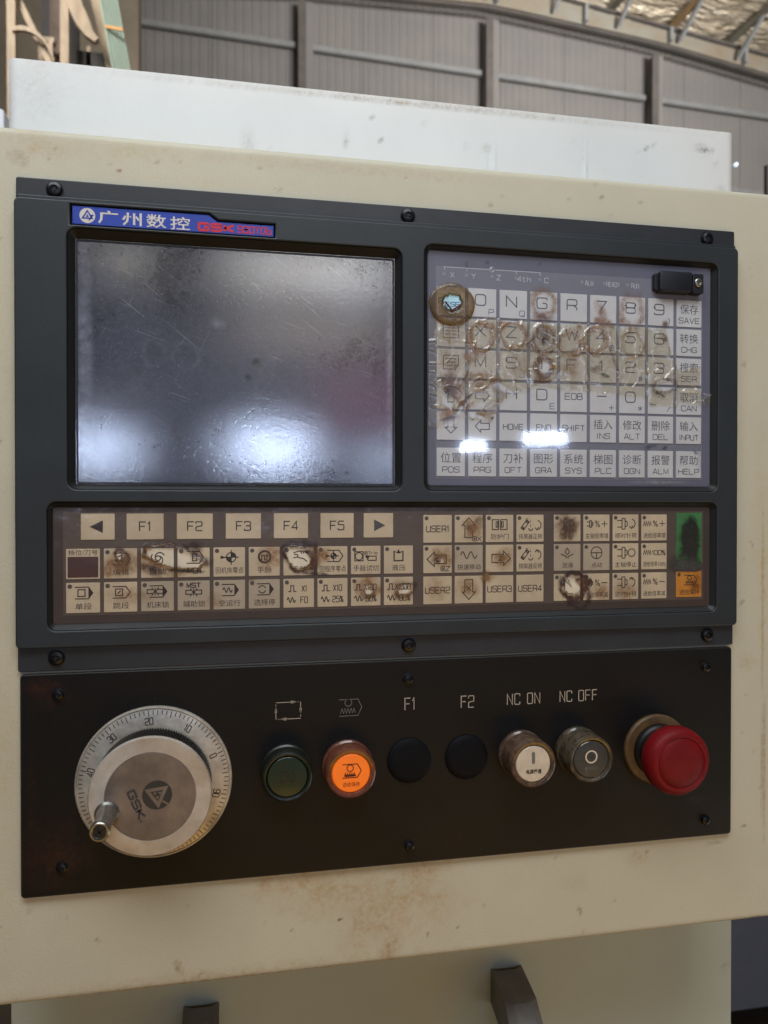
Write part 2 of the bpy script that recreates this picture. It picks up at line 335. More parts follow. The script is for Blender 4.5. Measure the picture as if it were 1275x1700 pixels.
# ------------------------------------------------------------------ stroke lettering
def fil(P, r, closed):
    if r <= 0 or len(P) < 3: return P
    out = []; n = len(P)
    for i, p in enumerate(P):
        if not closed and i in (0, n - 1): out.append(p); continue
        a, b, c = Vector(P[i - 1]), Vector(p), Vector(P[(i + 1) % n]); u = a - b; v = c - b
        if u.length < 1e-6 or v.length < 1e-6: out.append(p); continue
        d = min(r, u.length * .5, v.length * .5); p0 = b + u.normalized() * d; p2 = b + v.normalized() * d
        for t in (0, .33, .67, 1): q = p0 * (1 - t) ** 2 + b * 2 * t * (1 - t) + p2 * t * t; out.append((q.x, q.y))
    return out
G = {}
def g(ch, *st): G[ch] = st
O_, C_ = False, True     # open, closed
g('0', (C_, [(0, 0), (1, 0), (1, 1), (0, 1)], 1)); G['O'] = G['0']
g('1', (O_, [(.2, .75), (.55, 1), (.55, 0)], 0)); g('2', (O_, [(0, .78), (0, 1), (1, 1), (1, .52), (0, .45), (0, 0), (1, 0)], 1))
g('3', (O_, [(0, .8), (0, 1), (1, 1), (1, .52), (.25, .52)], 1), (O_, [(.25, .52), (1, .52), (1, 0), (0, 0), (0, .2)], 1))
g('4', (O_, [(.75, 0), (.75, 1), (0, .28), (1, .28)], 0)); g('5', (O_, [(1, 1), (0.05, 1), (0, .58), (1, .62), (1, 0), (0, 0), (0, .2)], 1))
g('6', (O_, [(1, .82), (1, 1), (0, 1), (0, 0), (1, 0), (1, .56), (0, .56)], 1)); g('7', (O_, [(0, 1), (1, 1), (.3, 0)], 0))
g('8', (C_, [(0, .52), (1, .52), (1, 1), (0, 1)], 1), (C_, [(0, 0), (1, 0), (1, .52), (0, .52)], 1)); g('9', (O_, [(0, .18), (0, 0), (1, 0), (1, 1), (0, 1), (0, .44), (1, .44)], 1))
g('A', (O_, [(0, 0), (.43, 1), (.57, 1), (1, 0)], 0), (O_, [(.16, .32), (.84, .32)], 0)); g('B', (O_, [(0, 0), (0, 1)], 0), (O_, [(0, 1), (.93, 1), (.93, .52), (0, .52)], .8), (O_, [(0, .52), (1, .52), (1, 0), (0, 0)], .8))
g('C', (O_, [(1, .75), (1, 1), (0, 1), (0, 0), (1, 0), (1, .25)], 1)); g('D', (O_, [(0, 0), (0, 1)], 0), (O_, [(0, 1), (1, 1), (1, 0), (0, 0)], 1))
g('E', (O_, [(1, 1), (0, 1), (0, 0), (1, 0)], 0), (O_, [(0, .52), (.9, .52)], 0)); g('F', (O_, [(1, 1), (0, 1), (0, 0)], 0), (O_, [(0, .52), (.85, .52)], 0))
g('G', (O_, [(1, .78), (1, 1), (0, 1), (0, 0), (1, 0), (1, .5), (.55, .5)], 1)); g('H', (O_, [(0, 0), (0, 1)], 0), (O_, [(1, 0), (1, 1)], 0), (O_, [(0, .52), (1, .52)], 0))
g('I', (O_, [(.5, 0), (.5, 1)], 0)); g('J', (O_, [(1, 1), (1, 0), (0, 0), (0, .3)], 1)); g('K', (O_, [(0, 0), (0, 1)], 0), (O_, [(1, 1), (.15, .5), (1, 0)], 0), (O_, [(0, .5), (.2, .5)], 0))
g('L', (O_, [(0, 1), (0, 0), (1, 0)], 0)); g('M', (O_, [(0, 0), (0, 1), (.5, .1), (1, 1), (1, 0)], 0)); g('N', (O_, [(0, 0), (0, 1), (1, 0), (1, 1)], 0))
g('P', (O_, [(0, 0), (0, 1), (1, 1), (1, .42), (0, .42)], .8)); g('Q', (C_, [(0, 0), (1, 0), (1, 1), (0, 1)], 1), (O_, [(.6, .25), (1.05, -.12)], 0))
g('R', (O_, [(0, 0), (0, 1), (1, 1), (1, .45), (0, .45)], .8), (O_, [(.6, .45), (.95, .3), (1, 0)], .6)); g('S', (O_, [(1, .8), (1, 1), (0, 1), (0, .52), (1, .52), (1, 0), (0, 0), (0, .2)], 1))
g('T', (O_, [(0, 1), (1, 1)], 0), (O_, [(.5, 1), (.5, 0)], 0)); g('U', (O_, [(0, 1), (0, 0), (1, 0), (1, 1)], 1)); g('V', (O_, [(0, 1), (.5, 0), (1, 1)], 0))
g('W', (O_, [(-.1, 1), (.22, 0), (.5, .9), (.78, 0), (1.1, 1)], 0)); g('X', (O_, [(0, 1), (1, 0)], 0), (O_, [(0, 0), (1, 1)], 0)); g('Y', (O_, [(0, 1), (.5, .45), (1, 1)], 0), (O_, [(.5, .45), (.5, 0)], 0))
g('Z', (O_, [(0, 1), (1, 1), (0, 0), (1, 0)], 0)); g('+', (O_, [(0, .5), (1, .5)], 0), (O_, [(.5, 0), (.5, 1)], 0)); g('-', (O_, [(0, .5), (1, .5)], 0)); g('.', (O_, [(.45, .02), (.6, .02)], 0))
g('*', (O_, [(.5, 0), (.5, 1)], 0), (O_, [(.05, .25), (.95, .75)], 0), (O_, [(.05, .75), (.95, .25)], 0)); g('/', (O_, [(.1, 0), (.9, 1)], 0)); g('(', (O_, [(.7, 1.1), (.35, .8), (.35, .2), (.7, -.1)], .5)); g(')', (O_, [(.3, 1.1), (.65, .8), (.65, .2), (.3, -.1)], .5))
g('[', (O_, [(.7, 1.05), (.35, 1.05), (.35, -.05), (.7, -.05)], 0)); g(']', (O_, [(.3, 1.05), (.65, 1.05), (.65, -.05), (.3, -.05)], 0)); g('#', (O_, [(.3, 0), (.4, 1)], 0), (O_, [(.65, 0), (.75, 1)], 0), (O_, [(0, .33), (1, .33)], 0), (O_, [(0, .68), (1, .68)], 0))
g('=', (O_, [(0, .32), (1, .32)], 0), (O_, [(0, .68), (1, .68)], 0)); g(',', (O_, [(.6, .1), (.45, -.2)], 0)); g('%', (C_, [(0, .6), (.35, .6), (.35, 1), (0, 1)], 1), (C_, [(.65, 0), (1, 0), (1, .4), (.65, .4)], 1), (O_, [(.15, 0), (.85, 1)], 0))
g('b', (O_, [(0, 1), (0, 0), (.9, 0), (.9, .62), (0, .62)], .7)); g('t', (O_, [(.3, 1), (.3, 0), (.8, 0)], .5), (O_, [(0, .65), (.8, .65)], 0)); g('h', (O_, [(0, 1), (0, 0)], 0), (O_, [(0, .62), (.9, .62), (.9, 0)], .7)); g('?', (O_, [(0, .8), (0, 1), (1, 1), (1, .55), (.5, .5), (.5, .25)], 1))
g('r', (O_, [(0, .6), (0, 0)], 0), (O_, [(0, .5), (.6, .6)], 0)); g('i', (O_, [(.5, .6), (.5, 0)], 0), (O_, [(.5, .85), (.5, .95)], 0)); g('a', (C_, [(0, 0), (.9, 0), (.9, .6), (0, .6)], .7)); g('l', (O_, [(.5, 1), (.5, 0)], 0))
g('@', (C_, [(0, 0), (1, 0), (1, 1), (0, 1)], 1), (C_, [(.3, .3), (.7, .3), (.7, .7), (.3, .7)], 1))
CJ = {}
def cjk_mesh(txt, off):
    if (txt, off) not in CJ:
        c = bpy.data.curves.new('t', 'FONT'); c.body = txt; c.resolution_u = 2; c.size = 1; c.offset = off
        o = bpy.data.objects.new('t', c); COL.objects.link(o); dg = bpy.context.evaluated_depsgraph_get()
        me = bpy.data.meshes.new_from_object(o.evaluated_get(dg)); bpy.data.objects.remove(o)
        A = np.array([(v.co.x, v.co.y) for v in me.vertices]); lo, hi = A.min(0), A.max(0)
        CJ[(txt, off)] = ((A - (lo + hi) / 2) / (hi - lo), [tuple(p.vertices) for p in me.polygons]); bpy.data.meshes.remove(me)
    return CJ[(txt, off)]
class Pen:
    def __init__(s, w=.5): s.V = []; s.F = []; s.I = []; s.w = w; s.mi = 0
    def line(s, P, closed=False, w=None):
        w = (w or s.w) / 2; n = len(P); L_ = []; R_ = []
        for i in range(n):
            a = Vector(P[i - 1]) if (i or closed) else None; c = Vector(P[(i + 1) % n]) if (i < n - 1 or closed) else None; b = Vector(P[i])
            u = (b - a).normalized() if a is not None else (c - b).normalized(); v = (c - b).normalized() if c is not None else u
            t = u + v; t = t.normalized() if t.length > .1 else u
            nn = Vector((-t.y, t.x)); k = w / max(.4, nn.dot(Vector((-u.y, u.x))))
            L_.append(b + nn * k); R_.append(b - nn * k)
        k0 = len(s.V); s.V += [(p.x, p.y) for p in L_] + [(p.x, p.y) for p in R_]
        for i in range(n if closed else n - 1):
            j = (i + 1) % n; s.F.append((k0 + i, k0 + n + i, k0 + n + j, k0 + j)); s.I.append(s.mi)
        return s
    def poly(s, P):
        k = len(s.V); s.V += [tuple(p) for p in P]; s.F.append(tuple(range(k, k + len(P)))); s.I.append(s.mi); return s
    def arc(s, cx, cz, r, a0=0, a1=360, w=None, n=18):
        P = [(cx + r * math.cos(rad(a0 + (a1 - a0) * k / n)), cz + r * math.sin(rad(a0 + (a1 - a0) * k / n))) for k in range(n + 1)]
        if a1 - a0 >= 360: return s.line(P[:-1], True, w)
        return s.line(P, False, w)
    def disc(s, cx, cz, r, n=16, a0=0, a1=360):
        P = [(cx + r * math.cos(rad(a0 + (a1 - a0) * k / n)), cz + r * math.sin(rad(a0 + (a1 - a0) * k / n))) for k in range(n + (0 if a1 - a0 >= 360 else 1))]
        if a1 - a0 < 360: P.append((cx, cz))
        return s.poly(P)
    def text(s, t, cx, cz, h, cw=None, gap=None, w=None, rr=.28):
        cw = cw or h * .9; gap = gap if gap is not None else cw * .35; W = []
        for ch in t: W.append(cw * (.45 if ch in "I1.,()[]il" else .6 if ch == ' ' else 1))
        tot = sum(W) + gap * (len(t) - 1); x = cx - tot / 2
        for ch, wd in zip(t, W):
            if ch != ' ':
                gw = wd
                x_ = x
                if ch in "I1.,()[]il": gw = cw * .8; x_ = x - (gw - wd) / 2
                for cl, P, r in G[ch]:
                    s.line(fil([(x_ + p[0] * gw, cz - h / 2 + p[1] * h) for p in P], r * min(gw, h) * rr, cl), cl, w)
            x += wd + gap
        return s
    def cjk(s, t, cx, cz, w, h, off=0.0):
        A, F = cjk_mesh(t, off); k = len(s.V); s.V += [(cx + a[0] * w, cz + a[1] * h) for a in A]
        s.F += [tuple(i + k for i in f) for f in F]; s.I += [s.mi] * len(F); return s
    def arrow(s, cx, cz, d, L_=8, hw=3.6, sw=2.0, hl=3.6):
        P = [(-L_ / 2, -sw), (L_ / 2 - hl, -sw), (L_ / 2 - hl, -hw), (L_ / 2, 0), (L_ / 2 - hl, hw), (L_ / 2 - hl, sw), (-L_ / 2, sw)]
        c, q = math.cos(rad(d)), math.sin(rad(d)); return s.line([(cx + x * c - z * q, cz + x * q + z * c) for x, z in P], True)
    def make(s, name, cx, cz, h, parent, mats, rot=0, label=None):
        c, q = math.cos(rad(rot)), math.sin(rad(rot))
        V = [PW(cx + x * c - z * q, cz + x * q + z * c, h) for x, z in s.V]
        F = []
        for f in s.F:   # all faces look outwards
            a = sum(s.V[f[i - 1]][0] * s.V[f[i]][1] - s.V[f[i]][0] * s.V[f[i - 1]][1] for i in range(len(f)))
            F.append(f if a > 0 else tuple(reversed(f)))
        o = mk(name, V, F, None, parent, mats=mats, idx=s.I)
        if label: o['label'] = label
        return o

# ================================================================== SETTING: floor, hall wall, roof
V, F = boxw(-12, 16, -14, 14, -.2, 0)
tag(mk('floor', V, F, 'floor'), kind='structure')
WA = math.tan(rad(3.5)); wy = lambda x: 10.0 + x * WA
wall = empty('workshop_wall', (3, wy(3), 0), 'grey ribbed metal end wall of the hall behind the machine', 'wall', kind='thing')
def rafter_low(x): return Z0 + float(np.interp(x, [-4, -1.5, .9, 3.6, 6.3, 8.4, 12], [6.1, 6.42, 6.74, 6.93, 6.81, 6.59, 6.2]))
def rafter_top(x): return Z0 + float(np.interp(x, [-4, 3.3, 6.3, 8.4, 12], [6.75, 7.42, 7.15, 6.98, 6.67]))
cols = [-1.7, .92, 3.6, 6.28, 8.98]
x = -4.4
while x < 11.6:                                     # wall sheets with trapezoid ribs
    V = []; F = []; nr = 9; k = 0; wd = 1.03
    prof = []
    for i in range(nr):
        b = x + wd * i / nr; s_ = wd / nr; prof += [(b, 0), (b + s_ * .5, 0), (b + s_ * .62, -.012), (b + s_ * .88, -.012)]
    prof.append((x + wd, 0))
    for (px, dy) in prof:
        for z in (0, rafter_top(px) - .05): V.append(Vector((px, wy(px) + .18 + dy, z)))
    for i in range(len(prof) - 1): F.append((2 * i, 2 * i + 2, 2 * i + 3, 2 * i + 1))
    mk('wall_sheet', V, F, 'corrugated', wall); x += 1.036
for cx in cols:                                     # H columns
    z1 = rafter_low(cx) + .02
    mk('column', *join(boxw(cx - .055, cx + .05, wy(cx) - .16, wy(cx) - .145, 0, z1), boxw(cx - .005, cx + .005, wy(cx) - .145, wy(cx) + .1, 0, z1)), 'steel_dark', wall)
    mk('column_flange', *boxw(cx + .055, cx + .15, wy(cx) - .10, wy(cx) + .10, 0, z1), 'corrugated', wall)
for zz in (6.25, 3.9):
    for i in range(len(cols) - 1):
        a, b = cols[i] + .16, cols[i + 1] - .06
        mk('girt', *bar((a, wy(a) + .06, Z0 + zz), (b, wy(b) + .06, Z0 + zz), .07, .06), 'steel_grey', wall)
        mk('girt', *bar((a, wy(a) + .06, Z0 + 5.0), (b, wy(b) + .06, Z0 + 5.0), .07, .06), 'steel_grey', wall) if zz == 6.25 and i == 3 else None
roof = empty('workshop_roof', (5, 8, Z0 + 7.2), None, None, kind='structure')
xs = list(np.linspace(-4, 11.5, 32)); V = []; F = []
for q in xs: V += [Vector((q, wy(q) - .3, rafter_low(q) + .10)), Vector((q, wy(q) - .3, rafter_top(q) - .05))]
for i in range(len(xs) - 1): F.append((2 * i, 2 * i + 2, 2 * i + 3, 2 * i + 1))
mk('rafter_web', V, F, 'steel_rust', roof)
for nm, fn, off in (('rafter_flange', rafter_low, .05), ('rafter_flange', rafter_top, 0)):
    V = []; F = []
    for q in xs: V += [Vector((q, wy(q) + y_, fn(q) + off + dz)) for y_, dz in ((-.345, 0), (-.28, 0), (-.28, -.03), (-.345, -.03))]
    for i in range(len(xs) - 1):
        for k in range(4): F.append((4 * i + k, 4 * i + (k + 1) % 4, 4 * i + 4 + (k + 1) % 4, 4 * i + 4 + k))
    mk(nm, V, F, 'steel_dark', roof)
for q in (3.62, 5.0, 6.4, 7.7):
    mk('stiffener', *bar((q, wy(q) - .36, rafter_low(q) + .1), (q, wy(q) - .36, rafter_top(q) - .05), .05, .1), 'steel_grey', roof)
nrm = Vector((-math.sin(rad(3.5)), -math.cos(rad(3.5)) * -1, 0)).normalized(); back = Vector((math.sin(rad(3.5)), -math.cos(rad(3.5)), 0))
for k in range(9):                                   # purlins run towards the photographer
    q = 2.45 + k * 1.02; z = rafter_top(q) + .12
    a = Vector((q, wy(q) - .1, z)); b = a + back * 9
    mk('purlin', *bar(a, b, .06, .08), 'purlin_rust' if k in (4,) else 'purlin', roof)
    mk('purlin_strut', *bar((q, wy(q) - .40, rafter_low(q) + .12), (q + .05, wy(q) - .95, z), .05, .05), 'steel_grey', roof)
# crinkled foil blanket
nx, ny = 150, 210; V = []; F = []
X, Y = np.meshgrid(np.linspace(-4, 12, nx), np.linspace(0, 9.5, ny))
Hn = (np.abs(fbm(X * .45 + Y * .12, Y * 1.5, .6, 3) - .5) * .30 + .06 * np.abs(np.sin((X - 2.45) / 1.02 * math.pi)))
for j in range(ny):
    for i in range(nx):
        q = X[j, i]; p = Vector((q, wy(q), 0)) + back * (Y[j, i] - .1); V.append((p.x, p.y, rafter_top(q) + .34 - Hn[j, i]))
i = np.arange(nx * ny).reshape(ny, nx); F = np.stack([i[:-1, :-1], i[:-1, 1:], i[1:, 1:], i[1:, :-1]], -1).reshape(-1, 4).tolist()
mk('insulation_blanket', V, [tuple(f) for f in F], 'foil', roof, smooth=True, sharp=0)

# ------------------------------------------------------------------ things standing behind the machine
def w3(x, z, y=3.0): return (x, y, Z0 + z)
rack = empty('timber_rack', (-.75, 3.0, 0), 'tan timber rack with a bent strip behind the top left of the machine', 'rack')
mk('upright', *bar((-.893, 3.0, 0), (-.893, 3.0, Z0 + 2.6), .032, .03), 'timber', rack)
mk('upright', *bar((-.69, 3.02, 0), (-.69, 3.02, Z0 + 2.6), .034, .03), 'timber', rack)
mk('brace', *bar(w3(-.885, 2.13, 3.03), w3(-.745, 1.84, 3.03), .024, .02), 'timber', rack)
P = [(-.885, 1.953), (-.86, 1.960), (-.83, 1.960), (-.80, 1.950), (-.77, 1.928), (-.745, 1.895), (-.722, 1.84)]
V = []; F = []
for (x, z) in P: V += [Vector((x, 2.97, Z0 + z - .009)), Vector((x, 2.97, Z0 + z + .009)), Vector((x, 2.99, Z0 + z + .009)), Vector((x, 2.99, Z0 + z - .009))]
for i in range(len(P) - 1):
    for k in range(4): F.append((4 * i + k, 4 * i + (k + 1) % 4, 4 * i + 4 + (k + 1) % 4, 4 * i + 4 + k))
mk('bent_strip', V, F, 'timber', rack, smooth=True)
mk('shelf', *boxw(-.88, -.46, 3.04, 3.4, Z0 + 1.80, Z0 + 1.868), 'timber_brown', rack)
mk('back_board', *boxw(-.875, -.71, 3.42, 3.45, Z0 + 1.87, Z0 + 2.6), 'dark_gap', rack)
mk('side_board', *boxw(-.79, -.735, 3.2, 3.24, Z0 + 1.95, Z0 + 2.6), 'timber_brown', rack)
mk('cross_board', *boxw(-.81, -.755, 3.12, 3.16, Z0 + 2.0, Z0 + 2.02), 'timber', rack)
for xx in (-.815, -.775, -.62): mk('slat', *boxw(xx, xx + .018, 3.1, 3.12, Z0 + 1.87, Z0 + 1.99), 'timber', rack)
P = [(-.665, 2.16), (-.645, 2.10), (-.625, 2.03), (-.60, 1.975), (-.575, 1.93), (-.545, 1.905)]
V = []; F = []
for i, (x, z) in enumerate(P):
    wd = .027 if i < 4 else .027 - .010 * (i - 3)
    V += [Vector((x - wd, 2.9, Z0 + z - .008)), Vector((x + wd, 2.9, Z0 + z + .008)), Vector((x + wd, 2.93, Z0 + z + .008)), Vector((x - wd, 2.93, Z0 + z - .008))]
for i in range(len(P) - 1):
    for k in range(4): F.append((4 * i + k, 4 * i + (k + 1) % 4, 4 * i + 4 + (k + 1) % 4, 4 * i + 4 + k))
F += [(0, 1, 2, 3), (23, 22, 21, 20)]
b = mk('curved_plank', V, F, 'timber', None, smooth=True); tag(b, 'broad curved tan plank leaning beside the green sheets', 'plank')
tag(mk('storage_box', *boxw(-.66, -.50, 3.1, 3.35, Z0 + 1.87, Z0 + 1.965), 'dark_gap'), 'dark box on the rack shelf behind the curved plank', 'box')
tag(mk('tan_board', *bar((-.575, 3.02, Z0 + 2.2), (-.485, 3.02, Z0 + 1.80), .05, .03), 'timber'), 'slanting tan board against the left of the green sheets', 'board')
bun = empty('green_sheet_bundle', (-.48, 3.0, 0), 'leaning bundle of pale green sheets tied with an orange strap', 'sheets')
for k in range(6):
    o = .0125 * k
    mk('green_sheet', *bar((-.548 + o, 2.97 + .006 * k, Z0 + 2.17), (-.483 + o, 2.97 + .006 * k, Z0 + 1.80), .010, .05), 'grn', bun)
mk('strap', *bar((-.516, 2.938, Z0 + 1.985), (-.447, 2.938, Z0 + 1.981), .012, .006), 'orange_strap', bun)
tag(mk('plaster_wall', *boxw(-3.2, -.62, 5.0, 5.2, 0, Z0 + 4.2), 'plaster'), 'tan plastered wall at the far left behind the timber rack', 'wall', kind='thing')
tag(mk('white_housing', *prism(rrect(-330, -196.5, -300, 349, 4), -520, -300, 2), 'enamel', smooth=True), 'small white housing corner left of the tall machine cabinet', 'housing')
tag(mk('dark_post', *boxw(2.632, 2.70, 3.0, 3.02, 0, Z0 + 1.71), 'dark_gap'), 'dark post at the right edge beyond the white cabinet', 'post')
wl = mk('small_lamp', [v + Vector((2.597, 3.2, Z0 + 1.79)) - PW(0, 0, 0) for v in lathe(0, 0, [(9, 0), (9, 12), (6, 16), (.1, 17)], 12)[0]], lathe(0, 0, [(9, 0), (9, 12), (6, 16), (.1, 17)], 12)[1], mat('lamp_glow', (.7, .8, 1), .4, emit=(.6, .75, 1), es=1.2))
tag(wl, 'tiny bluish lamp glowing far off beside the dark post', 'lamp')
blue = empty('blue_cabinet', (1.4, 1.35, 0), 'blue grey cabinet low down at the right behind the machine', 'cabinet')
mk('cabinet_body', *boxw(1.05, 1.9, 1.2, 1.6, Z0 - 1.208, Z0 - .35), 'blue_grey', blue)
mk('gap_shade_block', *boxw(1.1, 1.9, 1.4, 1.6, 0, Z0 - 1.209), 'dark_gap', blue)  # dark block standing in for the shaded gap under the cabinet
tag(mk('floor_board', *bar((1.215, 1.14, .045), (1.42, .78, .045), .07, .03), 'yellow_board'), 'pale yellow board lying on the floor by the blue cabinet', 'board')

# ------------------------------------------------------------------ machine cabinet
BR = (.30, .19, .08); RU = (.16, .05, .02); GR = (.25, .23, .18); YE = (.50, .40, .20)
mach = empty('machine_cabinet', (.116, .35, 0), 'tall white machine cabinet behind the control box', 'cabinet')
mk('cabinet_body', *boxw(-.1372, .3702, .0935, .50, .02, Z0 + .2795), 'white', mach)
dam = [(-120, 262, 22, 26, 0, 'soft', GR, .18), (-128, 275, 4, 3, 0, 'blob', (.02, .02, .02), .0), (120, 278, 230, 3, 0, 'soft', BR, .55), (345, 266, 9, 3, -8, 'soft', (.12, .12, .11), .8), (297, 262, 10, .8, 24, 'blob', GR, .7), (285, 257, 1.1, 1.8, 0, 'blob', (.03, .06, .05), 1), (360, 236, 5, 6, 0, 'soft', GR, .7),
       (100, 250, 1.5, 3, 20, 'blob', BR, .7), (45, 229, 4, 2, 50, 'blob', BR, .6), (75, 246, 2, 3, 0, 'blob', GR, .4), (95, 265, 1.5, 1.5, 0, 'blob', BR, .8), (162, 252, 5, 2, 0, 'soft', BR, .7), (176, 252, 5, 3, 0, 'soft', BR, .8), (10, 240, 6, 14, 0, 'soft', GR, .3), (-137, 240, 1.5, 45, 0, 'blob', RU, .35),
       (250, 245, 2.5, 25, 0, 'soft', (.85, .87, .88), .6), (180, 240, 3, 25, 0, 'soft', (.85, .87, .88), .6), (366, -350, 3, 3, 0, 'soft', GR, .7), (180, -345, 60, 40, 0, 'soft', (.45, .42, .25), .35)]
M['door'] = stained('shaded_door_paint', (.43, .48, .42), .45, 7, .06, .12, 300)  # shade under the control box is mixed into this grey-green door colour
rs = random.Random(5)
for k in range(34):
    dam.append((rs.uniform(-134, 366), rs.uniform(205, 276), rs.uniform(.8, 3), rs.uniform(1, 9) if k % 2 else 1.2, rs.uniform(-8, 8), 'soft', rs.choice([BR, (.86, .88, .88), (.86, .88, .88)]), rs.uniform(.15, .4)))
sheet('lower_door', -138, 371, -620, -262, 3, 'door', mach, lambda X, Z: -89.6 + 0 * X, dam)
sheet('front_sheet', -138, 371, -262, 280.5, 3, 'white', mach, lambda X, Z: -90 - 2.5 * np.clip((X - 368) / 3, 0, 1) - 2.5 * np.clip((-135 - X) / 3, 0, 1), dam)
def uhandle(x):
    # grab handle: sloping leg, then a grip standing off the door
    w2 = 11.5
    sec = [(-306, -90), (-312, -62), (-330, -40), (-352, -34), (-520, -34), (-542, -40), (-560, -62), (-566, -90)]
    inn = [(-330, -90), (-336, -70), (-346, -58), (-358, -52), (-514, -52), (-526, -58), (-538, -70), (-542, -90)]
    V = []; F = []
    for z, h in sec: V += [PW(x - w2, z - 24, h), PW(x - w2 + 5, z - 24, h + 4), PW(x + w2 - 5, z - 24, h + 4), PW(x + w2, z - 24, h)]
    n = len(sec)
    for z, h in inn: V += [PW(x - w2, z - 24, h), PW(x + w2, z - 24, h)]
    for i in range(n - 1):
        for k in range(3): F.append((4 * i + k, 4 * i + 4 + k, 4 * i + 5 + k, 4 * i + 1 + k))
        a, b = 4 * n + 2 * i, 4 * n + 2 * i + 2
        F.append((a, a + 1, b + 1, b)); F.append((4 * i, a, b, 4 * i + 4)); F.append((4 * i + 3, 4 * i + 7, b + 1, a + 1))
    return V, F
mk('door_handle', *uhandle(191), 'handle_brown', mach, smooth=True, sharp=25)
mk('door_handle', *uhandle(-21), 'handle_brown', mach, smooth=True, sharp=25)

# ------------------------------------------------------------------ control box (cream housing)
bx = empty('control_box', PW(105, -267, -50), 'cream painted steel box holding the dark control panel', 'control box')
dam = [(-105, 193, 16, 10, 0, 'soft', BR, .55), (-92, 188, 10, 8, 0, 'soft', BR, .5), (-111, 183, 5, 7, 60, 'blob', BR, .35), (-60, 190, 60, 9, 0, 'soft', YE, .5), (60, 192, 160, 5, 0, 'soft', BR, .35), (-60, 180, 1.5, 1, 0, 'blob', RU, .9),
       (-118, 90, 9, 120, 0, 'soft', YE, .3), (-117, -120, 10, 130, 0, 'soft', YE, .45),
       (60, -222, 55, 20, -5, 'soft', BR, .8), (95, -235, 40, 22, 30, 'soft', (.34, .17, .08), .75), (30, -214, 34, 10, 0, 'soft', (.35, .16, .08), .75), (108, -212, 22, 10, 0, 'soft', (.3, .14, .07), .7), (88, -258, 9, 14, -10, 'soft', RU, .8), (-10, -262, 140, 5, 0, 'soft', RU, .5), (160, -267, 200, 2.5, 0, 'soft', RU, .9), (0, -266, 120, 2, 0, 'blob', RU, .4),
       (290, -268, 3, 1.5, 0, 'blob', (.06, .02, .02), 1), (330, -266, 8, 1.5, 0, 'blob', RU, .9), (246, -219, 9, 6, 0, 'soft', BR, .9), (252, -216, 2, 1.2, 0, 'blob', (.4, .12, .04), .9), (206, -230, 12, 8, 0, 'soft', BR, .35), (112, -252, 1, 1.2, 0, 'blob', RU, 1), (135, -235, 10, 5, 0, 'soft', BR, .4), (100, -272, 1.2, 1.6, 0, 'blob', (.06, .02, .02), 1),
       (130, -250, .9, 1.2, 0, 'blob', (.05, .03, .02), 1), (208, -248, 1.4, 3, 20, 'blob', BR, .8), (-30, -255, 2, 5, 20, 'blob', BR, .7), (60, -238, 1.2, 1, 0, 'blob', RU, 1), (120, -238, 20, 30, 0, 'soft', BR, .3), (70, -245, 22, 12, 60, 'soft', BR, .45),
       (333, -60, 1.6, 60, 0, 'blob', (.40, .25, .08), .75), (334, -170, 1.6, 50, 0, 'blob', (.35, .20, .07), .6), (322, -100, 9, 8, 0, 'soft', (.4, .34, .2), .7), (318, -62, 3, 1.2, 40, 'blob', GR, .7), (328, 130, 14, 60, 0, 'soft', YE, .35), (322, 150, 1.2, 1, 0, 'blob', BR, .8), (319, 90, 2, 3, 0, 'soft', BR, .9), (331, -10, 8, 90, 0, 'soft', YE, .5),
       (325, -25, .8, 3, 30, 'blob', GR, .7), (320, -205, 2, 1, 0, 'blob', GR, .8), (300, -214, 8, 1, 8, 'blob', GR, .55), (150, 178, 2, 1, 0, 'blob', BR, .6), (247, 186, 2, 1, 0, 'blob', GR, .7), (-20, 178, 50, 4, 0, 'soft', YE, .3)]
rs = random.Random(3)
for k in range(46):
    sx_, sz_ = (rs.uniform(-128, 330), rs.choice([rs.uniform(-262, -212), rs.uniform(176, 196)])) if k % 3 else (rs.choice([rs.uniform(-130, -114), rs.uniform(313, 334)]), rs.uniform(-220, 180))
    dam.append((sx_, sz_, rs.uniform(.7, 2.2), rs.uniform(.7, 1.6), rs.uniform(0, 180), rs.choice(['blob', 'soft']), rs.choice([BR, GR, RU]), rs.uniform(.3, .8)))
def boxh(X, Z):
    r = 4.0; h = np.full(X.shape, -6.0)
    for e in (np.clip(X - (342 - r), 0, r), np.clip((-133 + r) - X, 0, r), np.clip(Z - (200 - r), 0, r), np.clip((-266.5 + r) - Z, 0, r)):
        h = np.minimum(h, -6 - (r - np.sqrt(np.maximum(r * r - e * e, 0))))
    return h
def boxwrap(V, F, C, nx, nz):
    """fold the sheet's rim back to the machine"""
    n0 = len(V); rim = list(range(nx)) + [nx * j + nx - 1 for j in range(1, nz)] + [nx * (nz - 1) + i for i in range(nx - 2, -1, -1)] + [nx * j for j in range(nz - 2, 0, -1)]
    V = list(V) + [[V[i][0], .0895, V[i][2]] for i in rim]; m_ = len(rim)
    F = list(F) + [(rim[k], n0 + k, n0 + (k + 1) % m_, rim[(k + 1) % m_]) for k in range(m_)]
    return V, F, np.concatenate([C, C[rim]])
sheet('housing', -133, 342, -266.5, 200, 1.5, 'cream', bx, boxh, [q[:6] + ((q[6][0] * .6 + .26, q[6][1] * .6 + .18, q[6][2] * .6 + .08), q[7] * .62) if q[2] > 7 and q[5] == 'soft' else q for q in dam], wrap=boxwrap, seed=4)
mk('back_plate', *prism(rrect(-131, 340, -264, 198, 2), -90, -88), 'enamel', bx)

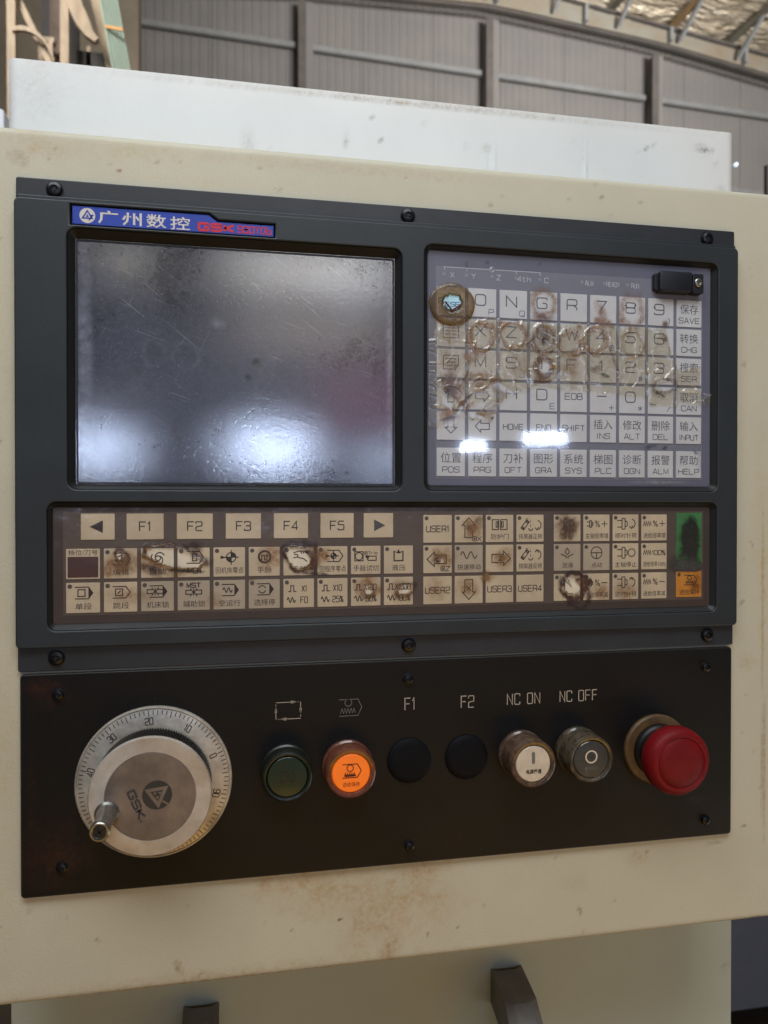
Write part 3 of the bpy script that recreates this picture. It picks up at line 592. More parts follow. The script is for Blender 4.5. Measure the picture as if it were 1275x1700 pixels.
# ------------------------------------------------------------------ display panel (bezel with screen and two membrane fields)
dp = empty('display_panel', PW(99.5, -88, -6), 'dark grey machine control panel with screen, keypad and button rows above the black switch plate', 'control panel')
mk('flange', *plate2d([rrect(-111.2, 309.6, -88, 172, 1.2)] + [rrect(*q, 4) for q in ((-89, 98, 5.5, 158), (105, 300, 5.5, 158), (-99, 300, -70, 4.5))], -5.9, -3, .5), 'flange', dp, smooth=True)
mk('backing_plate', *prism(rrect(-105, 303, -74, 158.5, 2), -5.95, -5.6), 'recess', dp)
NP = [(-84, 147.9), (23.2, 147.9), (23.2, 155.6), (-7.6, 155.6), (-12.4, 158.9), (-84, 158.9)]
body_loops = [rrect(-111.6, 310.4, -75.4, 160.6, 3), rrect(-85.6, 95.1, 8.3, 146.4, 5), rrect(108.4, 296.4, 8.3, 150.3, 5), rrect(-95.9, 296.0, -66.4, 1.6, 4.5), NP]
mk('bezel', *plate2d(body_loops, -3.6, 0, .8), 'bezel', dp, smooth=True)
mk('trim_rib', *plate2d([rrect(-110.4, 309.2, 159.2, 162.6, .6)], -3.2, -1.2, .6), 'bezel', dp, smooth=True)
def recess(outer, inner, hi, ho=-.7):
    n = len(outer); V = [PW(x, z, ho) for x, z in outer] + [PW(x, z, hi) for x, z in inner]
    return V, [(i, (i + 1) % n, n + (i + 1) % n, n + i) for i in range(n)]
mk('recess_wall', *recess(rrect(-85.3, 94.8, 8.6, 146.1, 4.8), rrect(-81.9, 91.3, 11.4, 141.6, 1.2), -5.2), 'recess', dp, smooth=True)
mk('recess_wall', *recess(rrect(108.7, 296.1, 8.6, 150, 4.8), rrect(111.3, 293.2, 11.8, 147.8, 1.8), -4.6), 'recess', dp, smooth=True)
mk('recess_wall', *recess(rrect(-95.6, 295.7, -66.1, 1.3, 4.3), rrect(-93.3, 292.7, -62.9, -1.4, 1.2), -4.0), 'recess', dp, smooth=True)
# screen
m, nt, b, N, L = nodes('dusty_screen'); M['screen'] = m
g_ = N.new('ShaderNodeNewGeometry')
def nz(sc, det=6, rough=.6, st=None):
    n = N.new('ShaderNodeTexNoise'); n.inputs['Scale'].default_value = sc; n.inputs['Detail'].default_value = det; n.inputs['Roughness'].default_value = rough
    if st:
        mp = N.new('ShaderNodeMapping'); mp.inputs['Scale'].default_value = st; mp.inputs['Rotation'].default_value = (0, .5, 0); L.new(g_.outputs['Position'], mp.inputs[0]); L.new(mp.outputs[0], n.inputs['Vector'])
    else: L.new(g_.outputs['Position'], n.inputs['Vector'])
    return n
a_ = nz(22); b_ = nz(420, 8, .75); ramp = N.new('ShaderNodeValToRGB'); mixn = N.new('ShaderNodeMath'); mixn.operation = 'MULTIPLY'
L.new(a_.outputs[0], mixn.inputs[0]); L.new(b_.outputs[0], mixn.inputs[1]); L.new(mixn.outputs[0], ramp.inputs[0])
ramp.color_ramp.elements[0].position = .16; ramp.color_ramp.elements[0].color = (.011, .012, .022, 1); ramp.color_ramp.elements[1].position = .40; ramp.color_ramp.elements[1].color = (.046, .050, .090, 1)  # dust film; its blue cast stands in for reflected haze
at_ = N.new('ShaderNodeAttribute'); at_.attribute_name = 'stain'; mxs = N.new('ShaderNodeMix'); mxs.data_type = 'RGBA'
L.new(at_.outputs['Alpha'], mxs.inputs[0]); L.new(ramp.outputs[0], mxs.inputs[6]); L.new(at_.outputs['Color'], mxs.inputs[7]); L.new(mxs.outputs[2], b.inputs['Base Color'])
rr_ = N.new('ShaderNodeMapRange'); L.new(mixn.outputs[0], rr_.inputs[0]); rr_.inputs[1].default_value = .15; rr_.inputs[2].default_value = .4; rr_.inputs[3].default_value = .26; rr_.inputs[4].default_value = .42
L.new(rr_.outputs[0], b.inputs['Roughness'])
bw = N.new('ShaderNodeRGBToBW'); L.new(mxs.outputs[2], bw.inputs[0])
for sock, lo, hi in (('Specular IOR Level', .04, 1.0), ('Coat Weight', .15, .95)):
    q_ = N.new('ShaderNodeMapRange'); L.new(bw.outputs[0], q_.inputs[0]); q_.inputs[1].default_value = .001; q_.inputs[2].default_value = .018; q_.inputs[3].default_value = lo; q_.inputs[4].default_value = hi; L.new(q_.outputs[0], b.inputs[sock])
prev = ramp.outputs[0]
for ang, sc_ in ((.5, 900), (-.9, 700), (1.9, 1100)):          # wiping scratches and dust
    mp = N.new('ShaderNodeMapping'); mp.vector_type = 'TEXTURE'; mp.inputs['Rotation'].default_value = (0, ang, 0); mp.inputs['Scale'].default_value = (1, 1, 26)
    n_ = N.new('ShaderNodeTexNoise'); n_.inputs['Scale'].default_value = sc_; n_.inputs['Detail'].default_value = 1; L.new(g_.outputs['Position'], mp.inputs[0]); L.new(mp.outputs[0], n_.inputs['Vector'])
    m_ = N.new('ShaderNodeMapRange'); L.new(n_.outputs[0], m_.inputs[0]); m_.inputs[1].default_value = .70; m_.inputs[2].default_value = .78; m_.inputs[4].default_value = .5
    x_ = N.new('ShaderNodeMix'); x_.data_type = 'RGBA'; L.new(m_.outputs[0], x_.inputs[0]); L.new(prev, x_.inputs[6]); x_.inputs[7].default_value = (.22, .22, .26, 1); prev = x_.outputs[2]
sp_ = nz(1300, 1, .5); m_ = N.new('ShaderNodeMapRange'); L.new(sp_.outputs[0], m_.inputs[0]); m_.inputs[1].default_value = .70; m_.inputs[2].default_value = .76; m_.inputs[4].default_value = .6
x_ = N.new('ShaderNodeMix'); x_.data_type = 'RGBA'; L.new(m_.outputs[0], x_.inputs[0]); L.new(prev, x_.inputs[6]); x_.inputs[7].default_value = (.3, .3, .32, 1); L.new(x_.outputs[2], mxs.inputs[6])
b.inputs['Coat Roughness'].default_value = .045; b.inputs['Coat IOR'].default_value = 1.9
bp = N.new('ShaderNodeBump'); bp.inputs['Strength'].default_value = .10; bp.inputs['Distance'].default_value = .0004; L.new(b_.outputs[0], bp.inputs['Height']); L.new(bp.outputs[0], b.inputs['Coat Normal'])
DK = (.012, .010, .013); LT = (.24, .25, .30)
sd = [(-78, 76, 5.5, 80, 0, 'soft', (.20, .21, .28), .8), (88.5, 76, 2.6, 80, 0, 'soft', (.22, .20, .25), .8), (12.8, 79.5, 3.4, 3.4, 0, 'blob', (.002, .002, .002), 1), (8.5, 71, 2.8, 2.8, 0, 'blob', (.002, .002, .002), 1), (-46, 56, 1.6, 1.6, 0, 'blob', DK, .9), (-52, 72, 4, 4, 0, 'blob', DK, .35), (-42, 82, 6, 7, 0, 'ring', LT, .14, .10), (-25, 82, 7, 7.5, 0, 'ring', LT, .16, .09),  # lavender edge strips are reflected glow put into the colour
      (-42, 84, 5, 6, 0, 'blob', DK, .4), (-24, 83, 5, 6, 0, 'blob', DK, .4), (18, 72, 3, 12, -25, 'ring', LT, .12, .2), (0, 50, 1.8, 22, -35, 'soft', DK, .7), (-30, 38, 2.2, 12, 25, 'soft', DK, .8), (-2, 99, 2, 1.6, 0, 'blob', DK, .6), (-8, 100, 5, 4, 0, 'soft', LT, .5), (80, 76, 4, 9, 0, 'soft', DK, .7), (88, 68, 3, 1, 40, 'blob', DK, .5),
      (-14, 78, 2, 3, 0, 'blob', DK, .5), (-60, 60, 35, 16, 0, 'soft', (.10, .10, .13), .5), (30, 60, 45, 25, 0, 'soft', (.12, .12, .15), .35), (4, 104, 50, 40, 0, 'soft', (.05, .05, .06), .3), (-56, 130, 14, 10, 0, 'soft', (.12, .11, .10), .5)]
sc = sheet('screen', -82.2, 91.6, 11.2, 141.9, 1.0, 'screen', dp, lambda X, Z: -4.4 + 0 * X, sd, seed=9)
mk('screen_frame', *recess(rrect(-81.9, 91.3, 11.4, 141.6, 1.2), rrect(-80.9, 90.3, 12.4, 140.6, .8), -4.25, -4.1), 'black', dp)

# nameplate
npl = mk('nameplate', *prism([(-83.0, 148.6), (22.4, 148.6), (22.4, 154.9), (-8.2, 154.9), (-12.8, 158.3), (-83.0, 158.3)], -3.4, -1.1, .3), 'np_blue', dp)
npl['label'] = 'blue nameplate with silver and red lettering over the screen'
p = Pen(.5); p.disc(-75.4, 153.4, 4.0, 28); p.make('emblem_disc', 0, 0, -1.0, npl, ['np_silver'])
p = Pen(.7); p.mi = 0; p.line([(-75.4, 155.9), (-77.8, 152.0), (-73.0, 152.0)], True, .75); p.poly([(-75.4, 154.2), (-76.3, 152.6), (-74.5, 152.6)]); p.line([(-72.2, 153.7), (-73.8, 153.7)], w=.6); p.line([(-74.6, 151.0), (-72.9, 153.5)], w=.6); p.make('emblem', 0, 0, -.95, npl, ['np_blue'])
p = Pen(.9); p.cjk('广', -65, 153.2, 10.2, 7.0, .02).cjk('州', -52.8, 153.0, 10.2, 7.0, .016).cjk('数', -40.2, 152.9, 10.4, 7.2, .011).cjk('控', -27.8, 152.6, 10.4, 7.0, .010)
p.make('lettering', 0, 0, -1.0, npl, ['np_silver'])
p = Pen(1.4); p.text('GSK', -8.6, 151.7, 3.6, 4.8, 2.0, 1.35, .15); p.w = .62; p.text('980TDb', 12.0, 151.6, 3.6, 2.2, .95, .62, .2); p.make('model_lettering', 0, 0, -1.0, npl, ['np_red'])

# screws
SC = {}
def screw(x, z, parent, h=-3, r=4.0, socket=True, label=None):
    key = (r, socket)
    if key not in SC:
        V, F = lathe(0, 0, [(r * 1.12, 0), (r * 1.12, .25), (r, .3), (r * .98, 1.0), (r * .85, 1.9), (r * .6, 2.3), (r * .45, 2.35), (r * .42, 1.2), (.01, 1.0)], 24)
        a = mk('screw', V, F, 'screw', parent, PW(0, 0, 0), True, 30)
        cr = prism([(q[0] * r, q[1] * r) for q in ((.40, -.1), (.40, .1), (.1, .1), (.1, .40), (-.1, .40), (-.1, .1), (-.40, .1), (-.40, -.1), (-.1, -.1), (-.1, -.40), (.1, -.40), (.1, -.1))], 1.1, 1.7)
        c = mk('cross_recess', *cr, 'cross', a, PW(0, 0, 0)); SC[key] = (a.data, c.data)
        c.rotation_euler = (0, rad(random.uniform(0, 90)), 0)
        o = PW(x, z, h); WP[a.name] = np.array(tuple(o)); a.location = Vector(WP[a.name] - WP[parent.name]); c.location = (0, 0, 0); return a
    a = mk('screw', None, None, None, parent, PW(x, z, h), mesh=SC[key][0])
    c = mk('cross_recess', None, None, None, a, PW(x, z, h), mesh=SC[key][1]); c.rotation_euler = (0, rad(random.uniform(0, 90)), 0); return a
for x, z in ((-92, 166.4), (99.0, 166.4), (290.2, 166.0), (-91.9, -80.8), (99.5, -80.8), (291.3, -81.2)): screw(x, z, dp)

# membrane grounds
mk('keypad_membrane', *prism(rrect(111.0, 293.5, 11.4, 148.2, 1), -5.5, -4.3), 'up_base', dp)
mk('keypad_print', *prism(rrect(115.9, 288.2, 15.6, 139.4, .5), -4.3, -4.15), 'up_sheet', dp)
mk('button_membrane', *prism(rrect(-93.7, 293.1, -63.2, -1.0, 1), -4.6, -3.5), 'low_base', dp)
mk('button_print', *prism(rrect(-88.6, 288.8, -58.9, -3.6, .5), -3.5, -3.38), 'low_sheet', dp)

KM = {}
def key(x0, z0, w_, h_, lab, pen=None, up=True, m='', led=False, mats=None, hk=None):
    """one membrane key from its lower left corner"""
    m = m or ('key_up' if up else 'key_low'); h = (-3.62 if up else -3.05); k = (w_, h_, m)
    cx, cz = x0 + w_ / 2, z0 + h_ / 2
    if k not in KM:
        o = mk('key', *prism(rrect(x0, x0 + w_, z0, z0 + h_, .35, 2), h - .5, h, .12), m, dp, PW(cx, cz, h)); KM[k] = o.data
    else: o = mk('key', None, None, None, dp, PW(cx, cz, h), mesh=KM[k])
    o['label'] = lab
    if pen is not None: pen.make('legend', cx, cz, h + .05, o, mats or (['ink', 'ink_blue'] if up else ['ink_brown', 'ink_dim', 'led']))
    if led:
        V, F = lathe(x0 + 1.9, z0 + h_ - 1.9, [(1.2, h - .1), (1.2, h + .06), (1.0, h + .1)], 12); mk('indicator_light', V, F, 'led', o)
    return o
# ---- upper keypad
KX = lambda c: 116.5 + 19.2 * c
KZ = [110.8, 92.7, 74.6, 56.3, 38.2, 17.0]
main = [['RESET', ('O', 'P'), ('N', 'Q'), ('G', ''), ('R', ''), ('7', ''), ('8', '('), ('9', ')'), ('保存', 'SAVE')],
        ['page1', ('X', 'Y'), ('Z', 'V'), ('U', ''), ('W', 'B'), ('4', '@'), ('5', '['), ('6', ']'), ('转换', 'CHG')],
        ['page2', ('M', 'I'), ('S', 'J'), ('T', ''), ('F', ''), ('1', ','), ('2', '#'), ('3', '='), ('搜索', 'SER')],
        ['up', 'right', ('H', ''), ('D', 'E'), 'EOB', ('-', '+'), ('0', '*'), ('.', '/'), ('取消', 'CAN')],
        ['down', 'left', 'HOME', 'END', 'SHIFT', ('插入', 'INS'), ('修改', 'ALT'), ('删除', 'DEL'), ('输入', 'INPUT')],
        [('位置', 'POS'), ('程序', 'PRG'), ('刀补', 'OFT'), ('图形', 'GRA'), ('系统', 'SYS'), ('梯图', 'PLC'), ('诊断', 'DGN'), ('报警', 'ALM'), ('帮助', 'HELP')]]
for r, row in enumerate(main):
    for c, it in enumerate(row):
        p = Pen(.58)
        if isinstance(it, tuple) and ord(it[0][0]) > 255:
            p.cjk(it[0], 0, 2.6, 12.4, 6.0); p.text(it[1], 0, -4.4, 3.2, 2.9 if len(it[1]) < 5 else 2.5, .8 if len(it[1]) < 5 else .5, .45); lab = 'white key printed with two Chinese characters over ' + it[1]
        elif isinstance(it, tuple):
            ch = it[0]; p.text(ch, -1.2 if ch not in '-' else -1, 1.6 if ch != '.' else 3.5, 6.3 if ch not in '-.' else 3, 6.4 if ch != '1' else 6, None, .68)
            if it[1]: p.mi = 1; p.text(it[1], 5.4, -5.2, 3.2, 3.0, None, .42); p.mi = 0
            lab = 'white key printed with a large ' + {'-': 'minus sign', '.': 'decimal point'}.get(ch, ch)
        elif it == 'RESET': p.text('RESET', 0, 0, 3.3, 2.5, .55, .42); lab = 'white reset key under the burnt bubble'
        elif it.startswith('page'):
            if it == 'page1': p.line([(-2.8, 4.6), (2.6, 4.6), (4.6, 3), (4.6, .2)]).line([(-4.6, 4.4), (-4.6, -3.2), (4.6, -3.2), (4.6, -1)]); ys = (2.6, .8, -1.1)
            else: p.line([(-4.6, 4.6), (4.6, 4.6), (4.6, -1), (2.4, -3.4), (-4.6, -3.4)], True).line([(2.4, -3.4), (2.4, -1), (4.6, -1)]); ys = (2.7, .7, -1.3)
            for y_ in ys: p.line([(-3.3, y_), (-.5, y_)]).line([(.6, y_), (3.2, y_)]) if it == 'page1' else p.line([(-3.3, y_), (3.0 if y_ > 0 else 1.2, y_)])
            lab = 'white page turning key with a lined page symbol' + (' and folded corner' if it == 'page2' else '')
        elif it in ('up', 'down', 'left', 'right'):
            p.arrow(0, 0, {'up': 90, 'down': 270, 'left': 180, 'right': 0}[it], 8.6, 3.5, 1.8, 3.3); lab = 'white key with an outlined arrow pointing ' + it
        else: p.text(it, 0, 1.0 if it == 'EOB' else 0, 3.6 if it == 'EOB' else 3.3, 3.2 if it == 'EOB' else 2.5, .75, .5); lab = 'white key printed ' + it
        key(KX(c), KZ[r], 17.1, 16.6, lab, p)
p = Pen(.42); p.line([(121.2, 137.4), (121.2, 139.0), (180.4, 139.0), (180.4, 137.0)])
for x in (134.8, 165.4): p.line([(x, 139.0), (x, 137.2)])
p.disc(150.3, 139.2, 1.7, 16)
for t, x in (('X', 126), ('Y', 138.9), ('Z', 154.4), ('4th', 170.4), ('C', 184.4)): p.text(t, x, 134.6, 2.9, 2.3, .8, .42)
for t, x in (('ALM', 212), ('READY', 227.6), ('RUN', 242.3)): p.text(t, x, 134.5, 2.7, 1.4, .45, .34)
lg = p.make('axis_legend', 0, 0, -4.08, dp, ['ink_white'], label='white axis letters and status words above the keys')
p = Pen(.5); p.mi = 0; p.disc(150.3, 139.2, 1.5, 6, 0, 90).disc(150.3, 139.2, 1.5, 6, 180, 270); p.make('datum_mark', 0, 0, -4.03, lg, ['up_sheet'])
for x in (121.1, 134.6, 150.2, 165.2, 180.3, 207.2, 222, 237.2): mk('status_light', *lathe(x, 134.8, [(1.15, -4.2), (1.15, -4.05), (.95, -4.0)], 12), 'led_up', dp)
# usb cover
ub = mk('port_cover', *prism(rrect(255.6, 277.6, 130.6, 143.2, 1.8), -4.2, 2.2, .9), 'usb', dp, smooth=True, sharp=50); ub['label'] = 'black rubber port cover at the top right of the keypad'
mk('cover_tab', *prism(rrect(278.0, 285.4, 130.6, 142.6, .8), -4.2, 1.4, .5), 'usb', ub)
mk('cover_side', *prism(rrect(253.4, 256.4, 131.6, 142.2, 1.4), -4.2, -.6, .5), 'usb', ub)
sw = mk('cover_screw', *lathe(281.6, 137.0, [(2.6, 1.3), (2.6, 2.1), (2.2, 2.4), (1.5, 2.4), (1.3, 1.7), (.6, 1.7), (.5, 2.2), (.01, 2.2)], 20), 'chrome', ub, smooth=True)
# ---- lower membrane keys
def I_pent(p, cx, cz, L_=9, H=6.4, fill=False):
    a = cx - L_ / 2; b = cx + L_ / 2 - 2.2
    p.line([(a, cz + H / 2), (b, cz + H / 2), (cx + L_ / 2, cz), (b, cz - H / 2), (a, cz - H / 2)])
    if fill: p.poly([(b, cz - H / 2), (cx + L_ / 2, cz), (b, cz + H / 2)])
def I_wave(p, cx, cz, W=6, H=3, n=2): p.line([(cx - W / 2 + W * t / 24, cz + H / 2 * math.sin(2 * math.pi * n * t / 24)) for t in range(25)])
def I_zig(p, cx, cz, W=6, H=3, n=4):
    p.line([(cx - W / 2 + W * k / (2 * n), cz + (H / 2 if k % 2 else -H / 2)) for k in range(2 * n + 1)])
def I_step(p, cx, cz, w=4.2, h=3.2): p.line([(cx - w / 2 - 1, cz - h / 2), (cx - w / 4 - .3, cz - h / 2), (cx - w / 4 - .3, cz + h / 2), (cx + w / 4, cz + h / 2), (cx + w / 4, cz - h / 2), (cx + w / 2 + .8, cz - h / 2)])
def I_lock(p, cx, cz):
    p.line([(cx, cz - 2), (cx, cz + 2)])
    for s in (-1, 1): p.line([(cx + s * 4.2, cz - 1.1), (cx + s * 1.6, cz - 1.1), (cx + s * 1.6, cz - 1.9), (cx + s * .3, cz), (cx + s * 1.6, cz + 1.9), (cx + s * 1.6, cz + 1.1), (cx + s * 4.2, cz + 1.1)], True)
def I_spindle(p, cx, cz, s=1.0):
    p.line([(cx - 4 * s, cz + 2 * s), (cx - .8 * s, cz + 2 * s)]).line([(cx - 4 * s, cz - 2 * s), (cx - .8 * s, cz - 2 * s)]).line(fil([(cx - .8 * s, cz - 3.3 * s), (cx + 1.2 * s, cz - 3.3 * s), (cx + 1.2 * s, cz + 3.3 * s), (cx - .8 * s, cz + 3.3 * s)], .4, True), True).line([(cx + 1.2 * s, cz + 1.9 * s), (cx + 2.6 * s, cz + 1.2 * s), (cx + 2.6 * s, cz - 1.2 * s), (cx + 1.2 * s, cz - 1.9 * s)])
def I_hand(p, cx, cz): p.line(fil([(cx - 4, cz + 2), (cx - 1, cz + 3), (cx + 2.4, cz + 3), (cx + 4, cz + 1.4)], .5, False)).line(fil([(cx - 4, cz - .8), (cx - 1.5, cz - .2), (cx - 1.5, cz + 1), (cx - 3.6, cz + 1.2)], .4, False)).line([(cx - 1.5, cz - .6), (cx + 1.5, cz - 1.2), (cx + 3.8, cz - 3)]).line([(cx, cz + 2.8), (cx + .8, cz + 1.6)]).line([(cx + 1.2, cz + 2.8), (cx + 2, cz + 1.6)]).line([(cx + 2.4, cz + 2.8), (cx + 3, cz + 1.8)])
def swirl(p, cx, cz):
    p.arc(cx, cz, 1.3)
    for k in range(3): a = 120 * k + 30; p.arc(cx + 1.1 * math.cos(rad(a)), cz + 1.1 * math.sin(rad(a)), 2.5, a - 10, a + 150, n=10)
def datum(p, cx, cz, r=2.6):
    p.arc(cx, cz, r).disc(cx, cz, r, 6, 0, 90).disc(cx, cz, r, 6, 180, 270).line([(cx, cz - r - 1.5), (cx, cz + r + 1.5)]).line([(cx - r - 3.2, cz), (cx + r + 1.5, cz)])
    p.poly([(cx - r - 3, cz - 1), (cx - r - .4, cz), (cx - r - 3, cz + 1)])
def zigkey(p, cx, cz): I_pent(p, cx, cz, 9, 6); p.arc(cx - .8, cz + 1.4, 1.3); I_zig(p, cx - .8, cz - 1.4, 5, 1.6, 4)
def conv(p, cx, cz):
    a = (cx - 5.6, cz - 2.2); b = (cx - 2, cz + 2.6); d = Vector((b[0] - a[0], b[1] - a[1])).normalized(); n = Vector((-d.y, d.x))
    p.line([(a[0] + n.x, a[1] + n.y), (b[0] + n.x, b[1] + n.y), (b[0] - n.x, b[1] - n.y), (a[0] - n.x, a[1] - n.y)], True); p.arc(a[0] + .5, a[1] + .6, .6, n=8).arc(b[0] - .5, b[1] - .6, .6, n=8)
    p.line([(cx - 3.6, cz + 3.6), (cx - 1.6, cz + 4)], w=.35).line([(cx - .6, cz + 3.4), (cx - .3, cz + 1.6)], w=.35).line([(cx - .3, cz + .6), (cx - .3, cz - 1)], w=.35).arc(cx - .2, cz - 1.8, 1.3, 180, 360, n=8)
def rot(p, cx, cz, ccw): p.arc(cx, cz, 2.9, -70, 75, n=10); s = 1 if ccw else -1; p.line([(cx - .9, cz + s * 1.5), (cx + .3, cz + s * 2.9), (cx + 1.4, cz + s * 1.2)]) 
cw = 4.05
r1 = [(-79.6, 17.2, '<'), (-56.3, 19.3, 'F1'), (-30.1, 19.2, 'F2'), (-3.9, 19.2, 'F3'), (22.4, 19.1, 'F4'), (48.5, 19.0, 'F5'), (73.3, 17.2, '>')]
for x, w_, t in r1:
    p = Pen(.62)
    if t == '<': p.poly([(-4.2, 0), (2.6, -3.4), (2.6, 3.4)])
    elif t == '>': p.poly([(4.0, 0), (-2.6, 3.4), (-2.6, -3.4)])
    else: p.text(t, 0, 0, 4.9, 3.3, 1.1)
    key(x, -18.5, w_, 14.0, 'beige soft key with a solid arrow pointing ' + ('left' if t == '<' else 'right') if t in '<>' else 'beige soft key printed ' + t, p, False, mats=['ink_brown'] if t not in '>' else ['ink'])
LX = lambda c: -87.1 + 19.13 * c
rows = [['disp', '编辑', '自动', 'MDI', '回机床零点', '手脉', '手动', '回程序零点', '手脉试切', '液压'],
        ['单段', '跳段', '机床锁', '辅助锁', '空运行', '选择停', 'X1', 'X10', 'X100', 'X1000']]
lab2 = [['', 'edit', 'automatic mode', 'manual data', 'machine zero', 'handwheel', 'manual hand', 'program zero', 'trial cut', 'hydraulic'], ['single block', 'block skip', 'machine lock', 'auxiliary lock', 'dry run', 'optional stop', 'times one', 'times ten', 'times hundred', 'times thousand']]
for r in (0, 1):
    for c, t in enumerate(rows[r]):
        z0 = (-39.4, -57.5)[r]; p = Pen(.57); cwid = {2: 8.2, 3: 11.6, 4: 14.6, 5: 15}.get(len(t), 8)
        if t == 'disp':
            p.cjk('档位/刀号', 0, 6.1, 15, 3.0)
            o = key(LX(c), z0, 17.1, 16.1, 'small dark red digit window framed in beige', p, False)
            mk('digit_window', *prism(rrect(LX(c) + .8, LX(c) + 16.3, z0 + .8, z0 + 11.9, .2, 2), -3.1, -2.98), 'display', o); continue
        m = ''
        if t == '编辑': I_pent(p, .6, 2.4); p.line([(-1.5, 3.6), (1, 4.6), (0, 1.6), (2, 1)]).line([(-3, 2), (-1, .5)])
        elif t == '自动': swirl(p, .3, 2.6)
        elif t == 'MDI': I_pent(p, .8, 2.8); p.line([(-.6, .9), (1.6, .9), (1.6, 4.6), (-.6, 4.6)], True)
        elif t == '回机床零点': datum(p, 1, 2.6)
        elif t == '手脉': p.arc(.2, 2.6, 3.5, n=20).arc(.2, 2.6, 2.9, n=20); I_step(p, -.5, 2.2, 2.4, 2.6); p.arc(1.5, 3.2, .6, n=8)
        elif t == '手动': I_hand(p, 1, 2.6)
        elif t == '回程序零点': I_pent(p, 1.4, 2.6); datum(p, .6, 2.6, 1.5)
        elif t == '手脉试切': p.line([(-6.4, -.4), (-1.6, -.4), (-1.6, 4.8), (-6.4, 4.8)], True).arc(-4, 2.2, 2.1).text('@', 0, 4, 2, 1.8, .3, .3).text('Tria', 4.2, 4.1, 1.7, 1.2, .35, .28).line([(0, 2.2), (6, 2.2), (6, -.2), (1.4, -.2)], True).poly([(0, 2.6), (2, 2.6), (1.6, .4)])
        elif t == '液压': p.w = .75; p.line([(-1.8, 4.6), (-2.6, 4.6), (-2.6, -.6), (2.6, -.6), (2.6, 4.6), (1.8, 4.6)]).line([(-1.2, 4.2), (1.4, 4.2)], w=1).line([(0, 4), (0, 5.8)]); p.w = .5
        elif t == '单段': I_pent(p, .4, 2.6, 9, 6.2, True); p.line([(-2.6, .8), (1, .8), (1, 4.4), (-2.6, 4.4)], True)
        elif t == '跳段': I_pent(p, .4, 2.6, 9, 6.2); p.line([(-2.6, .8), (1, .8), (1, 4.4), (-2.6, 4.4)], True).line([(-1.6, 1.8), (0, 3.4)])
        elif t == '机床锁': I_pent(p, .4, 2.6, 9, 6.2, True); I_lock(p, -1.2, 2.6); m = 'key_grey'
        elif t == '辅助锁': p.text('MST', 0, 5.6, 2.4, 2.0, .6, .6); I_lock(p, 0, 1.8); m = 'key_grey'
        elif t == '空运行': I_pent(p, .4, 2.6, 9, 6.2, True); I_wave(p, -1, 2.6, 5, 2.6, 2); m = 'key_grey'
        elif t == '选择停': I_pent(p, .4, 2.6, 9, 6.2, True); p.arc(-1.2, 2.6, 2, 20, 160).arc(-1.2, 2.6, 2, 200, 340); m = 'key_grey'
        elif t.startswith('X'):
            sh = {2: 1.2, 3: .6, 4: 0, 5: -.3}[len(t)]; I_step(p, -4.2 + sh * .6, 2.6, 2.8, 3.2); p.text(t, 2.6 + sh * .4, 2.6, 3.4, 1.55, .5, .45); I_wave(p, -4.2, -3.8, 4.6, 2.8, 2)
            p.text({'X1': 'F0', 'X10': '25%', 'X100': '50%', 'X1000': '100%'}[t], 3.0, -3.8, 3.4, 1.65, .5, .45)
        if t == 'MDI': p.text('MDI', .4, -4.5, 2.8, 2.3, .8, .5)
        elif not t.startswith('X'): p.cjk(t, .2, -4.6, cwid, 3.5)
        lab = 'beige %s key %s' % (lab2[r][c], 'in the middle row' if r == 0 else 'in the bottom row')
        if (r, c) in ((0, 1), (0, 2), (0, 3), (0, 6), (1, 8), (1, 9)): lab += ', burnt and scarred'
        key(LX(c), z0, 17.1, 16.1, lab, p, False, m, led=True)
RX = [108.4, 127.3, 146.3, 165.4, 189.1, 208.1, 227.3, 246.4, 270.0]; RZ = [-21.8, -39.5, -57.6]
right = [['USER1', 'Xup', '防护门', '排屑器正转', '冷却', '主轴倍率增', '顺时针转', '进给倍率增'], ['Zleft', '快速移动', 'Zright', '排屑器反转', '润滑', '点动', '主轴停止', '进给倍率100'], ['USER2', 'Xdown', 'USER3', 'USER4', '换刀', '主轴倍率减', '逆时针转', '进给倍率减']]
labr = [['USER1', 'X axis up arrow', 'guard door', 'chip conveyor forward', 'coolant, brown stained', 'spindle speed plus', 'clockwise spindle', 'feed rate plus'], ['Z axis left arrow', 'rapid traverse', 'Z axis right arrow', 'chip conveyor reverse', 'lubrication', 'jog', 'spindle stop', 'feed rate hundred percent'], ['USER2', 'X axis down arrow', 'USER3', 'USER4', 'tool change, burnt through', 'spindle speed minus', 'anticlockwise spindle', 'feed rate minus']]
